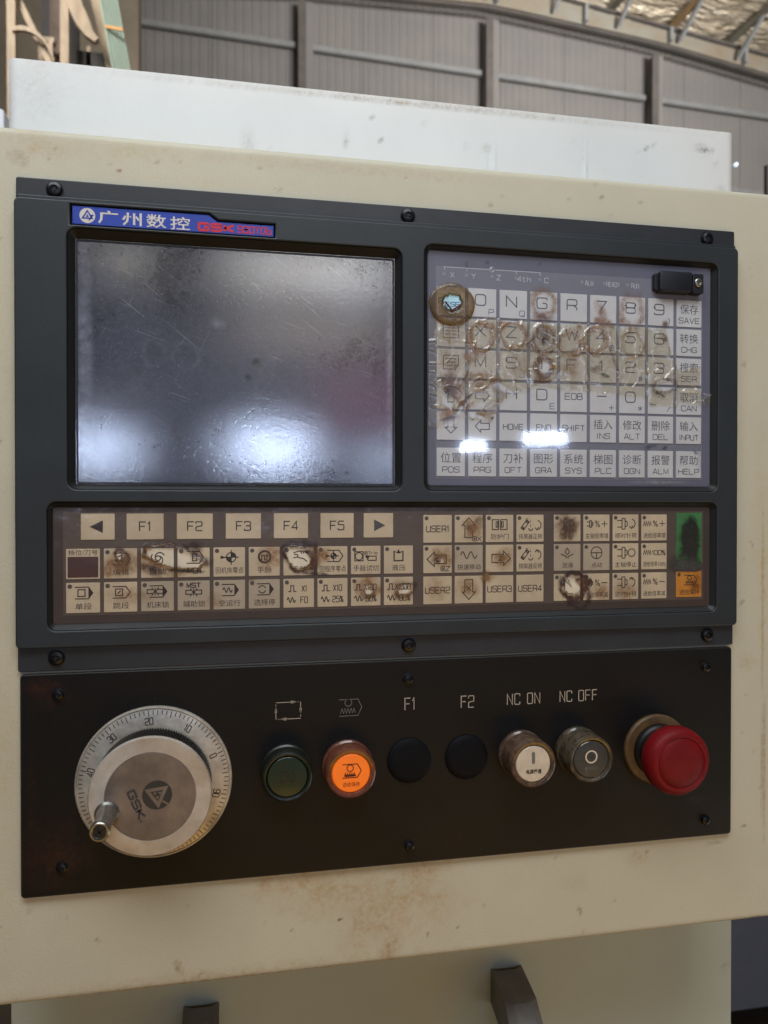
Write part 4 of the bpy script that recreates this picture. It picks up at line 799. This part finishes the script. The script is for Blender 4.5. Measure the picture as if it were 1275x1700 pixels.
for r in range(3):
    for c, t in enumerate(right[r]):
        p = Pen(.56); m = ''; led = not (t.startswith('USER') and t != 'USER1') and t not in ('Zright', 'Xdown')
        if t.startswith('USER'): p.text(t, 0, 0, 3.5, 2.35, .75, .48)
        elif t[0] == 'X': p.arrow(0, .6 if 'up' in t else 0, 90 if 'up' in t else 270, 11.6, 4, 2.4, 4.4); p.text('X', 0, .8, 2.4, 2.6); 
        elif t[0] == 'Z': p.arrow(-.6 if 'left' in t else 1, 0, 180 if 'left' in t else 0, 11.6, 4.2, 2.4, 4.4); p.text('Z', .6, 0, 2.4, 2.6)
        elif t == '防护门': p.line([(-4.6, -.6), (-.6, -.6), (-.6, 5.2), (-4.6, 5.2)], True).line([(.6, -.6), (4.6, -.6), (4.6, 5.2), (.6, 5.2)], True).line([(-2.2, .8), (-1.2, .8), (-1.2, 4), (-2.2, 4)], True).line([(1.2, .8), (2.2, .8), (2.2, 4), (1.2, 4)], True)
        elif t.startswith('排'): conv(p, .6, 1.8); rot(p, 4, 1.9, '反' in t)
        elif t == '冷却': p.line([(-2.6, 5.6), (-.2, 5.6)]).line([(-2, 5.6), (-2, .6)]).line([(-.8, 5.6), (-.8, .6)]).arc(-1.4, -.2, 1).line([(1, 1), (3.8, 5.6)]).line([(2.4, .6), (4.4, 3.6)]).line([(.6, 3), (2.2, 5.4)])
        elif '主轴倍率' in t: I_spindle(p, -4, 2.4, .62); p.text('%', .6, 2.4, 3.6, 2.8, 0, .42); p.text('+' if '增' in t else '-', 5.2, 2.4, 3.8, 4, 0, .5)
        elif t in ('顺时针转', '逆时针转'): I_spindle(p, -1.6, 2.4); rot(p, 3.4, 2.4, t[0] == '逆')
        elif t == '主轴停止': I_spindle(p, -1.6, 2.4); p.arc(4, 2.4, 2.3)
        elif t == '进给倍率100': I_zig(p, -4.6, 2.4, 5, 2.8, 4); p.text('100%', 3.1, 2.2, 2.8, 2.0, .55, .42)
        elif '进给倍率' in t: I_zig(p, -4.6, 2.4, 5, 2.8, 4); p.text('%', .8, 2.4, 3.4, 2.8, 0, .42); p.text('+' if '增' in t else '-', 5.4, 2.4, 3.6, 3.8, 0, .5)
        elif t == '快速移动': I_wave(p, 0, 2.2, 10, 4, 2); m = 'key_grey'
        elif t == '润滑': p.line(fil([(0, 5.8), (1.5, 3.2), (0, 1.6), (-1.5, 3.2)], .6, True), True).line([(-4, 2), (-.6, .6), (-.6, -.6)]).line([(4, 2), (.6, .6), (.6, -.6)]); m = 'key_grey'
        elif t == '点动': p.arc(0, 2.6, 3.6, n=20).line([(-3.6, 2.6), (3.6, 2.6)]).line([(0, 2.6), (0, -1)]); m = 'key_grey'
        elif t == '换刀': p.line([(-2.6, .4), (-1.6, 4.6), (2.8, .2), (.4, 4.8)]).line([(-1.6, 4.6), (-1.6, -.4)])
        if t[0] == 'X' and 'up' in t: p.text('@X', 5, -6.0, 2.6, 2.4, .6, .42)
        if t == 'Zleft': p.text('@Z', 4.6, -5.6, 2.6, 2.4, .6, .42)
        if ord(t[0]) > 255:
            tt = t.replace('100', '100%'); p.cjk(tt, .2, -4.8, {2: 7, 3: 11, 4: 14.4, 5: 14.8}.get(len(t), 15), 3.3)
        key(RX[c], RZ[r], 17.1, 16.1, 'beige %s key' % labr[r][c], p, False, m, led=led)
p = Pen(.5); p.line([(-4, -6), (-1, -2), (2, -7)]); p.text('I', 3, 4, 3, 2)
key(RX[8], -39.3, 17.6, 34.6, 'tall green cycle start key with a large black scorch mark', p, False, 'key_green')
p = Pen(.5); zigkey(p, 1.2, 2.6); p.cjk('进给保持', .4, -4.8, 13.6, 3.4)
key(RX[8], RZ[2] + .4, 17.4, 16.0, 'orange feed hold key in the lower right corner', p, False, 'key_orange', led=True)

# ---- clear films with burns
BK = (.012, .008, .007); BN = (.17, .065, .022); TN = (.38, .20, .075); DB = (.07, .025, .015)
lowd = [(-58.7, -31, 5.5, 5, 0, 'soft', BK, 1.0), (-58.7, -28, 3, 4.5, 30, 'ring', DB, .8, .25), (-59, -31, 9, 8, 0, 'soft', TN, .8), (-66, -34, 4, 6, 0, 'soft', TN, .5),
        (-32, -28, 16, 6.4, -12, 'ring', BN, .95, .10), (-36, -31, 16, 9, -10, 'soft', TN, .8), (-42, -35, 8, 3.5, -20, 'soft', DB, .9), (-20, -25, 5, 5.5, 0, 'soft', DB, .8), (-27, -35.6, 12, 1.1, -4, 'blob', BK, .9), (-14.5, -31, 4, 3.5, 30, 'soft', DB, .8), (-25, -23, 6, 2.4, 0, 'soft', DB, .7),
        (36, -29.5, 8.4, 6.6, -40, 'ring', DB, .95, .14), (44.5, -30, 5, 8, -10, 'soft', BN, .8), (45, -38.5, 9, 1.0, -5, 'blob', BK, .6), (50, -28, 6, 5, 0, 'soft', TN, .7), (42, -22, 6, 2.4, 0, 'soft', DB, .7),
        (76, -49.5, 4.2, 4.8, 0, 'soft', BK, 1.0), (75.5, -47, 8, 8, 0, 'soft', TN, .8), (93.5, -50.5, 3.4, 3, 0, 'soft', BK, .9), (97, -49, 6, 3.4, 20, 'ring', DB, .5, .2), (95, -49, 8, 7, 0, 'soft', TN, .6),
        (137, -13.5, 3, 3.2, 0, 'soft', DB, .9), (138, -13, 8, 8, 0, 'soft', TN, .8), (142, -9, 4, 5, 30, 'soft', BN, .5), (117, -31.5, 4, 3, 0, 'soft', BK, 1), (120, -30, 9, 7.5, 0, 'soft', TN, .7), (156, -30.5, 3, 2, 0, 'soft', BN, .6), (157, -31, 7.5, 7, 0, 'soft', TN, .6), (147, -42, 6, 4, 0, 'soft', TN, .9), (116, -48, 8, 8, 0, 'soft', TN, .35), (135, -48, 8, 8, 0, 'soft', TN, .45),
        (197, -13, 9.5, 9, 0, 'soft', (.20, .10, .05), 1.0), (197, -13.5, 6, 6, 0, 'soft', (.10, .05, .03), .9), (202, -48.5, 8.6, 8, 0, 'ring', DB, 1, .16), (205, -53, 8, 8, 0, 'ring', DB, .7, .10), (204, -50, 9, 9, 0, 'soft', BN, .6), (209, -48, 3, 6, 0, 'blob', BN, .5),
        (279.5, -21, 6.6, 14.5, -4, 'blob', BK, 1.0), (280.5, -33, 6, 10, -4, 'soft', BK, 1.0), (279, -22, 9, 16, 0, 'soft', (.03, .03, .02), .8), (275, -36, 12, 6, 0, 'soft', (.09, .08, .07), 1), (278, -38, 12, 3.5, 0, 'blob', (.10, .085, .08), .85),
        (283, -50, 6, 8, 0, 'soft', (.25, .10, .02), .5), (-53, -49, 20, 5, 0, 'soft', TN, .3), (20, -30, 8, 8, 0, 'soft', TN, .5), (10, -41, 3, 2, 0, 'soft', TN, .5), (-10, -52, 6, 5, 0, 'soft', TN, .35), (220, -52, 6, 6, 0, 'soft', TN, .5), (236, -53, 8, 7, 0, 'soft', TN, .5)]
lowholes = [(-34, -27.8, 12, 4.6, -14), (-24, -31.5, 6.5, 2.6, 0), (36, -29, 6.6, 5.0, -40), (76.2, -48.8, 2.4, 2.2, 0), (97, -49, 3.6, 1.9, 20), (200.5, -49, 4.9, 4.3, 0), (-60, -27, 1.2, 2.2, 20), (119, -32.5, 1.6, 1, 0)]
def hl(X, Z):
    n = fbm(X, Z, 2.6, 31) - .5; r_ = np.zeros(X.shape, bool)
    for a in lowholes: r_ |= ell(X, Z, *a, n, .55) < 1
    return r_
def hfl(X, Z):
    n = fbm(X, Z, 2.6, 31) - .5; h = np.full(X.shape, -2.75)
    for a in lowholes:
        d = ell(X, Z, *a, n, .55); h += .7 * np.exp(-((d - 1.05) / .16) ** 2)
    return h + .25 * (fbm(X, Z, 9, 8) - .5)
o = sheet('button_overlay', -93.2, 292.6, -62.8, -1.5, .6, 'film_low', dp, hfl, lowd, hl, seed=21); o['label'] = 'clear overlay film over the lower buttons, burnt through in places'
upd = [(276, 119, .1, .1, 0, 'blob', TN, 0), (252, 36, 7, 1.5, 10, 'soft', (.03, .03, .03), .8), (262, 35.5, 3, 1.2, 30, 'soft', (.02, .02, .02), .9), (283, 33, 3, 1.4, -30, 'soft', (.03, .03, .03), .6), (174, 37, 1.4, 1.2, 0, 'blob', (.03, .03, .03), .8), (147, 143, 1.2, 1, 0, 'blob', (.03, .03, .03), .8), (180, 144, 1, 1.2, 0, 'blob', (.03, .03, .03), .8), (134.5, 141, 1, 2, 0, 'blob', (.1, .05, .04), .6), (210, 110, 4, 2, 0, 'blob', TN, .0), (260, 14.2, 30, 1.6, 0, 'soft', (.5, .5, .48), .6),
       (182.5, 121, 6.5, 8, 0, 'ring', TN, .5, .25), (182, 112, 8, 3.5, 0, 'soft', BN, .9), (221, 111, 8, 3, -15, 'blob', TN, .75), (219, 118, 3.5, 8, 20, 'soft', TN, .6), (233, 113, 3, 3, 0, 'soft', TN, .4), (240, 119, 7, 9, 0, 'ring', TN, .35, .25), (262, 112, 2.5, 3, 0, 'soft', BN, .7), (286, 30, 2, 10, 0, 'soft', (.4, .4, .45), .3)]
o = sheet('keypad_overlay', 111.5, 293.1, 12, 147.9, 1.0, 'film_up', dp, lambda X, Z: -3.25 + .03 * fbm(X, Z, 30, 2), upd, seed=5); o['label'] = 'clear glossy film over the keypad'
# yellowed sticky tape over the middle rows
tapd = [(182.5, 99.5, 4.4, 5.5, 0, 'soft', DB, 1.0), (182.5, 99, 6.8, 7.6, 0, 'ring', BN, .75, .2), (182.5, 82.5, 5.5, 5.5, 0, 'ring', BN, 1, .25), (181, 75, 7, 3, 0, 'soft', BN, .8), (143.5, 99, 7.5, 8.5, 0, 'ring', TN, .7, .22), (138, 95, 3, 8, 0, 'soft', TN, .9), (163, 101, 7.5, 7.6, 0, 'ring', TN, .6, .2), (172.5, 98, 1.6, 9, 0, 'soft', BN, .7), (203, 92.5, 5, 3, 0, 'soft', BN, 1), (199, 97, 7, 7.5, 0, 'ring', TN, .5, .22), (216, 100, 7.6, 7.6, 0, 'ring', TN, .5, .18), (240, 99, 7.6, 7.8, 0, 'ring', TN, .35, .15),
        (262, 103, 2.8, 3, -30, 'soft', BN, 1), (216, 83, 5, 2.4, 20, 'soft', BN, .9), (222, 79, 4, 1, -14, 'blob', BK, .7), (125.5, 68, 7, 5.5, 0, 'soft', DB, .9), (124.5, 72, 8.5, 7, 0, 'soft', BN, .8), (130, 61, 10, .9, -45, 'blob', DB, .8), (134, 62, 8, .8, 42, 'blob', DB, .8), (123, 54, 6, 7, 20, 'soft', TN, 1), (124, 51, 8, 1, 15, 'blob', DB, .8), (138, 50, 9, .8, -10, 'blob', DB, .7), (150, 51, 5, .7, 40, 'blob', DB, .6), (143, 66, 13, 11, 0, 'ring', TN, .55, .14), (143, 72, 7, 8, 0, 'soft', TN, .7), (136, 87, 6, 4, 0, 'soft', TN, .8), (125, 84, 9, 8, 0, 'soft', TN, .5), (125, 100, 9, 7, 0, 'soft', TN, .4),
        (262.5, 73.5, 7.5, 4.2, 8, 'ring', DB, .5, .16), (258, 69, 5, .8, -30, 'blob', DB, .8), (238, 63.5, 24, .7, -6, 'blob', DB, .55), (248, 62.5, 2, 2, 0, 'soft', DB, .9), (228, 88, 1, 14, 22, 'blob', DB, .3), (200, 83, 6, 8, 0, 'soft', TN, .5), (187, 66, 4, 7, 10, 'soft', TN, .4), (167, 84, 9, 8, 0, 'soft', TN, .25), (205, 108, 2, 3, 0, 'soft', TN, .6), (158, 108, 8, 2, 0, 'soft', TN, .5), (200, 90, 100, 26, 0, 'soft', (.55, .40, .20), .16)]
def tedge(X): return np.interp(X, [111, 126, 131, 140, 150, 153, 158, 172, 175, 190, 230, 232, 250, 251, 270, 272, 293], [45, 46, 52, 50, 49, 56, 64, 69, 71, 70, 68, 67, 66, 62, 61, 64, 62]) + 1.6 * (fbm(X, X * 0, 3, 50) - .5)
def ttop(X): return 109.5 + 2.4 * (fbm(X, X * 0, 7, 51) - .5) * 2 - np.clip((X - 262) / 8, 0, 1) * 24
def htp(X, Z):
    n = fbm(X, Z, 3, 32) - .5; r_ = (Z < tedge(X)) | (Z > ttop(X)) | ((X > 286) & (Z > 70))
    for a in [(183, 83, 3.2, 3.6, 0), (262.5, 74, 5.8, 2.8, 8), (123, 60, 4, 2.4, -45), (140, 57, 7, 2.5, 30)]: r_ |= ell(X, Z, *a, n, .5) < 1
    return r_
def htape(X, Z):
    wx = X + 9 * (fbm(X, Z, 14, 61, 2) - .5); wz = Z + 9 * (fbm(X, Z, 14, 62, 2) - .5)
    rdg = (1 - np.abs(2 * fbm(wx * 1.5, wz * .7, 9, 40, 1) - 1)) ** 9; rd2 = (1 - np.abs(2 * fbm(wx * .8, wz * 1.4, 10, 44, 1) - 1)) ** 11
    amp = .15 + 1.3 * fbm(X, Z, 26, 77) + .7 * np.exp(-((X - 280) / 10) ** 2)
    h = -2.95 + amp * (1.0 * rdg + .6 * rd2) + .18 * (fbm(X, Z, 9, 78, 2) - .5)
    for cx, cz in ((143.5, 99), (163, 100), (182.5, 99), (200, 98), (217, 100), (240, 99), (143, 66), (182.5, 83)):
        d = np.sqrt(((X - cx) / 7.6) ** 2 + ((Z - cz) / 8) ** 2); h = h + .6 * np.exp(-((d + .5 * (fbm(X, Z, 8, 91, 2) - .5) - 1) / .12) ** 2) * (.2 + fbm(X, Z, 6, 90))
    return h
tp = sheet('clear_tape', 111.5, 293, 44, 112, .5, 'tape', None, htape, tapd, htp, seed=15)
tag(tp, 'wrinkled clear tape, yellowed and torn, stuck across the middle keypad rows', 'tape')
# melted bubble over the reset key
M['bubble'] = film('melted_film', (.80, .70, .54), .12, .04, .5, 260, (.45, .36, .26))
bcx, bcz = 125.3, 117.6; n = 64; V = []; F = []; C = []
prof = [(14.8, -3.1), (14.3, -2.4), (13.3, -1.9), (11.8, -1.6), (10.2, -1.5), (8.4, -1.6), (7.0, -1.9), (5.9, -2.3), (5.2, -2.7)]
for q, (r, h) in enumerate(prof):
    r *= .94
    for k in range(n):
        a = 2 * math.pi * k / n; wob = 1 + .025 * math.sin(a + 1) + .012 * math.sin(5 * a + q * .5)
        if q >= 6: wob *= 1 + (q - 5) * .035 * (math.sin(2 * a + 1) + .6 * math.sin(7 * a + 2) + .5 * math.sin(11 * a))
        V.append(PW(bcx + r * wob * math.cos(a), bcz + (r * .92) * wob * math.sin(a) + .6 * (q - 4) * .3, h + .10 * math.sin(3 * a + q)))
        rim = math.exp(-((q - 1) / 1.0) ** 2); rimi = math.exp(-((q - 8) / 1.2) ** 2); low = max(0, -math.sin(a)) * .5
        s_ = min(1, .12 + .55 * rim + .4 * rimi + low * .4 + .12 * random.random()); C.append((.24, .14, .06, s_) if q < 7 else (.08, .06, .045, 1))
for q in range(len(prof) - 1):
    for k in range(n): j = (k + 1) % n; F.append((q * n + k, q * n + j, (q + 1) * n + j, (q + 1) * n + k))
bb = mk('melted_bubble', V, F, 'bubble', dp, smooth=True, sharp=0); bb['label'] = 'brown melted blister over the reset key'
at = bb.data.color_attributes.new('stain', 'FLOAT_COLOR', 'POINT'); at.data.foreach_set('color', np.array(C, dtype=np.float32).ravel())
M['clean'] = mat('pale_blue_underside', (.48, .78, .92), .5, noise=.15, nscale=150)
P = [(5.6 * (1 + .05 * math.sin(5 * a) + .05 * math.sin(3 * a + 1)) * math.cos(a) + bcx + .6, 5.4 * (1 + .05 * math.sin(5 * a)) * math.sin(a) + bcz + 1.2) for a in np.linspace(0, 2 * math.pi, 28)[:-1]]
ck = mk('pale_patch', *prism(P, -3.4, -3.14), 'clean', bb); p = Pen(.42); p.text('ESE', bcx + .6, bcz - .4, 2.4, 2.4, .6); p.make('legend', 0, 0, -3.08, bb, ['ink_blue'])
P = [(-4.5, 2), (-.5, -3.5), (4.5, .5), (4, 1.4), (-.4, -2.4), (-3.8, 2.2)]
mk('torn_edge', *prism([(bcx + .4 + a * 1.15, bcz - 1.6 + b) for a, b in P][::1], -1.6, -1.0), 'rust', bb)

# ================================================================== black switch plate
spn = empty('switch_plate', PW(99.4, -207.8, -6), 'black metal plate with handwheel and push buttons below the display panel', 'switch plate')
pl = [(-100, -97, 12, 6, 0, 'soft', (.07, .018, .012), 1), (-95, -104, 14, 7, 0, 'soft', (.05, .016, .010), .8), (-96, -186, 24, 22, 0, 'soft', (.055, .014, .009), 1), (-85, -190, 16, 14, 30, 'soft', (.045, .022, .010), .8), (-105, -150, 5, 40, 0, 'soft', (.03, .014, .01), .6), (250, -112, 40, 20, 0, 'soft', (.03, .012, .010), .5), (278, -176, 14, 5, 10, 'soft', (.06, .06, .058), .7), (285, -184, 8, 3, 0, 'soft', (.05, .05, .05), .7), (120, -190, 40, 20, 0, 'soft', (.025, .017, .014), .5), (60, -170, 60, 20, 0, 'soft', (.022, .012, .01), .5)]
mk('plate', *plate2d([rrect(-110.2, 308.8, -207.8, -89.4, 2.2)], -5.9, -3.05, .5), mat('black_plate_edge', (.012, .0115, .011), .5, noise=.3, nscale=20), spn, smooth=True)
sheet('plate_face', -109.4, 308.0, -207.0, -90.2, 1.5, 'plate', spn, lambda X, Z: -3.0 + 0 * X, [q[:7] + (q[7] * .4,) for q in pl], seed=33)
for x, z in ((-91.2, -100.6), (99.2, -100.6), (290.4, -101.3), (290.3, -197.5), (99.9, -197.6), (-89.5, -193)): screw(x, z, spn, -3, 3.0)
p = Pen(.55); p.text('F1', 100.4, -115.1, 6.8, 3.2, 1.3, .55, .15); p.text('F2', 135.1, -115.5, 6.8, 3.2, 1.3, .55, .15)
p.text('NC ON', 170.0, -115.4, 6.3, 3.2, 1.45, .55, .2); p.text('NC OFF', 205.2, -115.3, 6.3, 3.1, 1.35, .55, .2); p.make('engraving', 0, 0, -2.94, spn, ['ink_cream'])
p = Pen(.4); x0, x1, z0, z1 = 23.4, 37.2, -120.0, -110.6
p.line([(x0, z1), (x1 - 1, z1)]).line([(x1, z1), (x1, z0 + 1)]).line([(x1, z0), (x0 + 1, z0)]).line([(x0, z0), (x0, z1 - 1)])
p.poly([(x1 - 1, z1), (x1 - 5.5, z1 + .8), (x1 - 5.5, z1 - .8)]).poly([(x1, z1 - 8), (x1 - .7, z1 - 3.6), (x1 + .7, z1 - 3.6)]).poly([(x0 + 1, z0), (x0 + 5.8, z0 - .8), (x0 + 5.8, z0 + .8)]).poly([(x0, z1 - 1.4), (x0 - .7, z1 - 5.6), (x0 + .7, z1 - 5.6)])
p.make('cycle_symbol', 0, 0, -2.94, spn, ['ink_cream'])
p = Pen(.34); I_pent(p, 65.6, -115.4, 13, 9.4); p.arc(64.4, -112.6, 2); I_zig(p, 64.2, -117.2, 8.6, 2.6, 5); p.make('hold_symbol', 0, 0, -2.94, spn, ['ink_dim'])

# ------------------------------------------------------------------ handwheel
hx, hz = -41.9, -150.0
hw = empty('handwheel', PW(hx, hz, -3), 'round metal handwheel with numbered dial and crank grip on the black plate', 'handwheel')
mk('dial', *lathe(hx, hz, [(41.2, -2.9), (41.2, -1.6), (40.7, -1.0), (40.2, -.9), (40.0, -1.5), (39.7, -1.5), (39.4, -.7), (31.5, .6), (29, .6)], 96, False), 'alu', hw, smooth=True, sharp=20)
p = Pen(.42)
for k in range(100):
    a = rad(22.5 + 3.6 * k); r1_ = 39.2; r0 = 35.9 if k % 5 == 0 else 36.9
    p.line([(r0 * math.cos(a), r0 * math.sin(a)), (r1_ * math.cos(a), r1_ * math.sin(a))])
def cone(V_):   # settle flat print on the sloping dial face
    return [PW(hx + x, hz + z, -.7 + (39.4 - math.hypot(x, z)) / 7.9 * 1.3 + .06) for x, z in V_]
mk('tick_marks', cone(p.V), p.F, 'dial_ink', hw)
for k in range(10):
    q = Pen(.52); q.text('%d' % (10 * k), 0, 0, 3.5, 1.7, .6); a = 22.5 + 36 * k; c, s_ = math.cos(rad(a - 90)), math.sin(rad(a - 90)); R = 33.6
    ctr = (R * math.cos(rad(a)), R * math.sin(rad(a))); VV = [(ctr[0] + x * c - z * s_, ctr[1] + x * s_ + z * c) for x, z in q.V]
    mk('numeral', cone(VV), q.F, 'dial_ink', hw)
nt_ = 132; V = []; F = []
for h, tw in ((1.0, 0), (17.4, .06)):
    for k in range(nt_ * 2):
        a = 2 * math.pi * k / (nt_ * 2) + tw; r = 30.3 if k % 2 else 29.2; V.append(PW(hx + r * math.cos(a), hz + r * math.sin(a), h))
for k in range(nt_ * 2): j = (k + 1) % (nt_ * 2); F.append((k, j, nt_ * 2 + j, nt_ * 2 + k))
kn = mk('knob', *lathe(hx, hz, [(30.5, 17.2), (30.9, 17.8), (30.9, 19.2), (30.3, 20), (22.9, 20), (22.7, 19.5), (.01, 19.5)], 96), 'knob', hw, smooth=True, sharp=25)
mk('knurling', V, F, 'knurl', kn)
mk('face_plate', *lathe(hx, hz, [(22.6, 19.5), (22.6, 19.75), (22.4, 19.85)], 72), 'sticker', kn)
lgx, lgz = hx + 3.3, hz + .6
p = Pen(.8); p.disc(0, 0, 7.5, 40); p.make('emblem_disc', lgx, lgz, 19.92, kn, ['logo_dark'])
p = Pen(1.15); p.line([(-4.6, 3.0), (4.6, 3.0), (0, -5.2)], True, 1.7); p.poly([(-1.9, 1.5), (-.1, 1.5), (-1.0, -.1)]).poly([(.6, 1.4), (2.4, 1.4), (1.5, -.2)]).poly([(-.9, -.6), (.9, -.6), (0, -2.4)]); p.line([(2.2, -3.4), (5.4, -6.0)], w=.9)
p.make('emblem', lgx, lgz, 19.97, kn, ['sticker'], 6)
p = Pen(1.1); p.text('GSK', 0, 0, 3.4, 4.0, 1.5, 1.15, .2); p.disc(8.9, -1.2, .6, 8); p.make('lettering', hx - 7.0, hz - 3.6, 19.95, kn, [mat('purple_ink', (.05, .042, .045), .5)], -68)
gx, gz = -63.2, -157.0
gr = mk('grip', *lathe(gx, gz, [(6.2, 19.9), (6.2, 20.8), (5.2, 22), (4.6, 27), (4.3, 33), (4.6, 38), (4.9, 41.5), (4.8, 43), (4.3, 43.4), (3.7, 43.4), (3.6, 42.2), (.01, 42.2)], 36), 'chrome', hw, smooth=True, sharp=28)
mk('grip_screw', *lathe(gx, gz, [(3.2, 42.2), (3.1, 42.9), (2.6, 43.1), (.01, 43.1)], 20), 'knurl', gr)
p = Pen(.9); p.line([(-2, 0), (2, 0)]).line([(0, -2), (0, 2)]); p.make('cross_recess', gx, gz, 43.15, gr, ['cross'], 35)
mk('index_mark', *prism([(hx - .5, hz + 41.3), (hx + .5, hz + 41.3), (hx + .5, hz + 43), (hx - .5, hz + 43)], -3, -2.3), 'cross', hw)

# ------------------------------------------------------------------ push buttons
def button(x, lab, ring, lens, h=10, r=14.2, rl=10.3, pen=None, inks=None, grp=None):
    z = -148.0; t = empty('push_button', PW(x, z, -3), lab, 'push button', grp)
    mk('collar', *lathe(x, z, [(r + .4, -2.95), (r + .4, -.5), (r - .6, .2), (r - .8, 1.4), (r, 1.9), (r, h - 1.4), (r - .5, h - .4), (r - 1.3, h), (rl + 1.0, h - .2), (rl + .4, h - 1.2)], 56, False), ring, t, smooth=True, sharp=30)
    ln = mk('lens', *lathe(x, z, [(rl + .45, h - 2.4), (rl + .2, h - 1.0), (rl - .3, h - .55), (rl * .6, h - .4), (.01, h - .35)], 48), lens, t, smooth=True, sharp=35)
    if pen: pen.make('legend', x, z, h - .28, ln, inks)
    return t
p = Pen(.8); p.line([(-3.4, -2.6), (-1.4, -2.6)]).line([(-3.4, -2.6), (-3.4, 3)]).line([(-3.4, 3), (-1, 3)]).line([(0, 3), (0, -2)]).line([(1.4, 3), (3.4, 3), (3.4, -2.6), (1.6, -2.6)])
button(28.9, 'dark green push button in a black ring, leftmost of the row', 'green_ring', 'green', 11, 13.9, 10.8, p, ['black'])
p = Pen(.55); I_pent(p, .4, 1.4, 10.4, 7.4); p.arc(-.6, 3, 1.8); I_zig(p, -.8, -.6, 6, 1.9, 5); p.line([(-3.6, -1.2), (2.6, -1.2)], w=.9); p.cjk('进给保持', 0, -6.0, 9.4, 2.6)
button(63.8, 'lit orange push button with pentagon arrow symbol', 'orange_ring', 'orange', 12, 14.2, 10.4, p, [mat('orange_ink', (.16, .03, .01), .5)])
for x, lab in ((99.9, 'black round blanking plug under the letters F1'), (134.4, 'black round blanking plug under the letters F2')):
    o = mk('blanking_plug', *lathe(x, -147.9, [(12.9, -2.95), (12.9, -2.2), (12.2, -1.5), (9, -1.0), (.01, -.8)], 48), 'plug', None, PW(x, -147.9, -3), True, 40); tag(o, lab, 'plug', 'round blanking plugs')
p = Pen(.5); p.poly([(-.9 + .9 * (1 - math.cos(rad(a))), 0) for a in ()] or [(-.95, 1.0), (-.6, .2), (.6, .2), (.95, 1.0), (.95, 6.0), (.6, 6.9), (-.6, 6.9), (-.95, 6.0)]); p.mi = 1; p.cjk('电源接通', .2, -4.2, 9.2, 2.6, .02)
button(168.3, 'white push button with a vertical bar under NC ON', 'brown_ring', 'white_lens', 17, 13.8, 10.2, p, [mat('grey_bar', (.16, .15, .13), .5), 'ink_brown'])
p = Pen(.9); p.arc(0, 1.6, 3.4, n=28); p.mi = 1; p.w = .2; p.cjk('电源断开', .2, -5.2, 8.4, 2.2)
button(204.4, 'dark grey push button with a white circle under NC OFF', 'olive_ring', 'grey_lens', 16, 13.9, 10.6, p, ['white_lens', 'ink_dim'])
# emergency stop
ex, ez = 256.2, -150.4
es = empty('emergency_stop', PW(ex, ez, -3), 'large red mushroom stop button on a dirty yellow ring', 'stop button')
mk('base_ring', *lathe(ex, ez, [(21.4, -2.95), (21.4, -1.0), (20.6, -.2), (16.2, 0), (15.6, -.6)], 64, False), 'yellow_ring', es, smooth=True, sharp=30)
mk('stem', *lathe(ex, ez, [(16, -2.9), (16, 3), (14.6, 4), (14.4, 8), (13.2, 9), (13.2, 15)], 48, False), 'black', es, smooth=True, sharp=30)
mk('cap', *lathe(ex, ez, [(13, 10.5), (16.5, 11.2), (19.0, 13.4), (20.0, 17), (20.0, 20.5), (19.4, 23.2), (17.8, 25.2), (15.6, 26.0), (14.9, 25.7), (14.5, 25.3), (14.2, 25.7), (10, 26.5), (5, 26.8), (.01, 26.9)], 64), 'red', es, smooth=True, sharp=60)
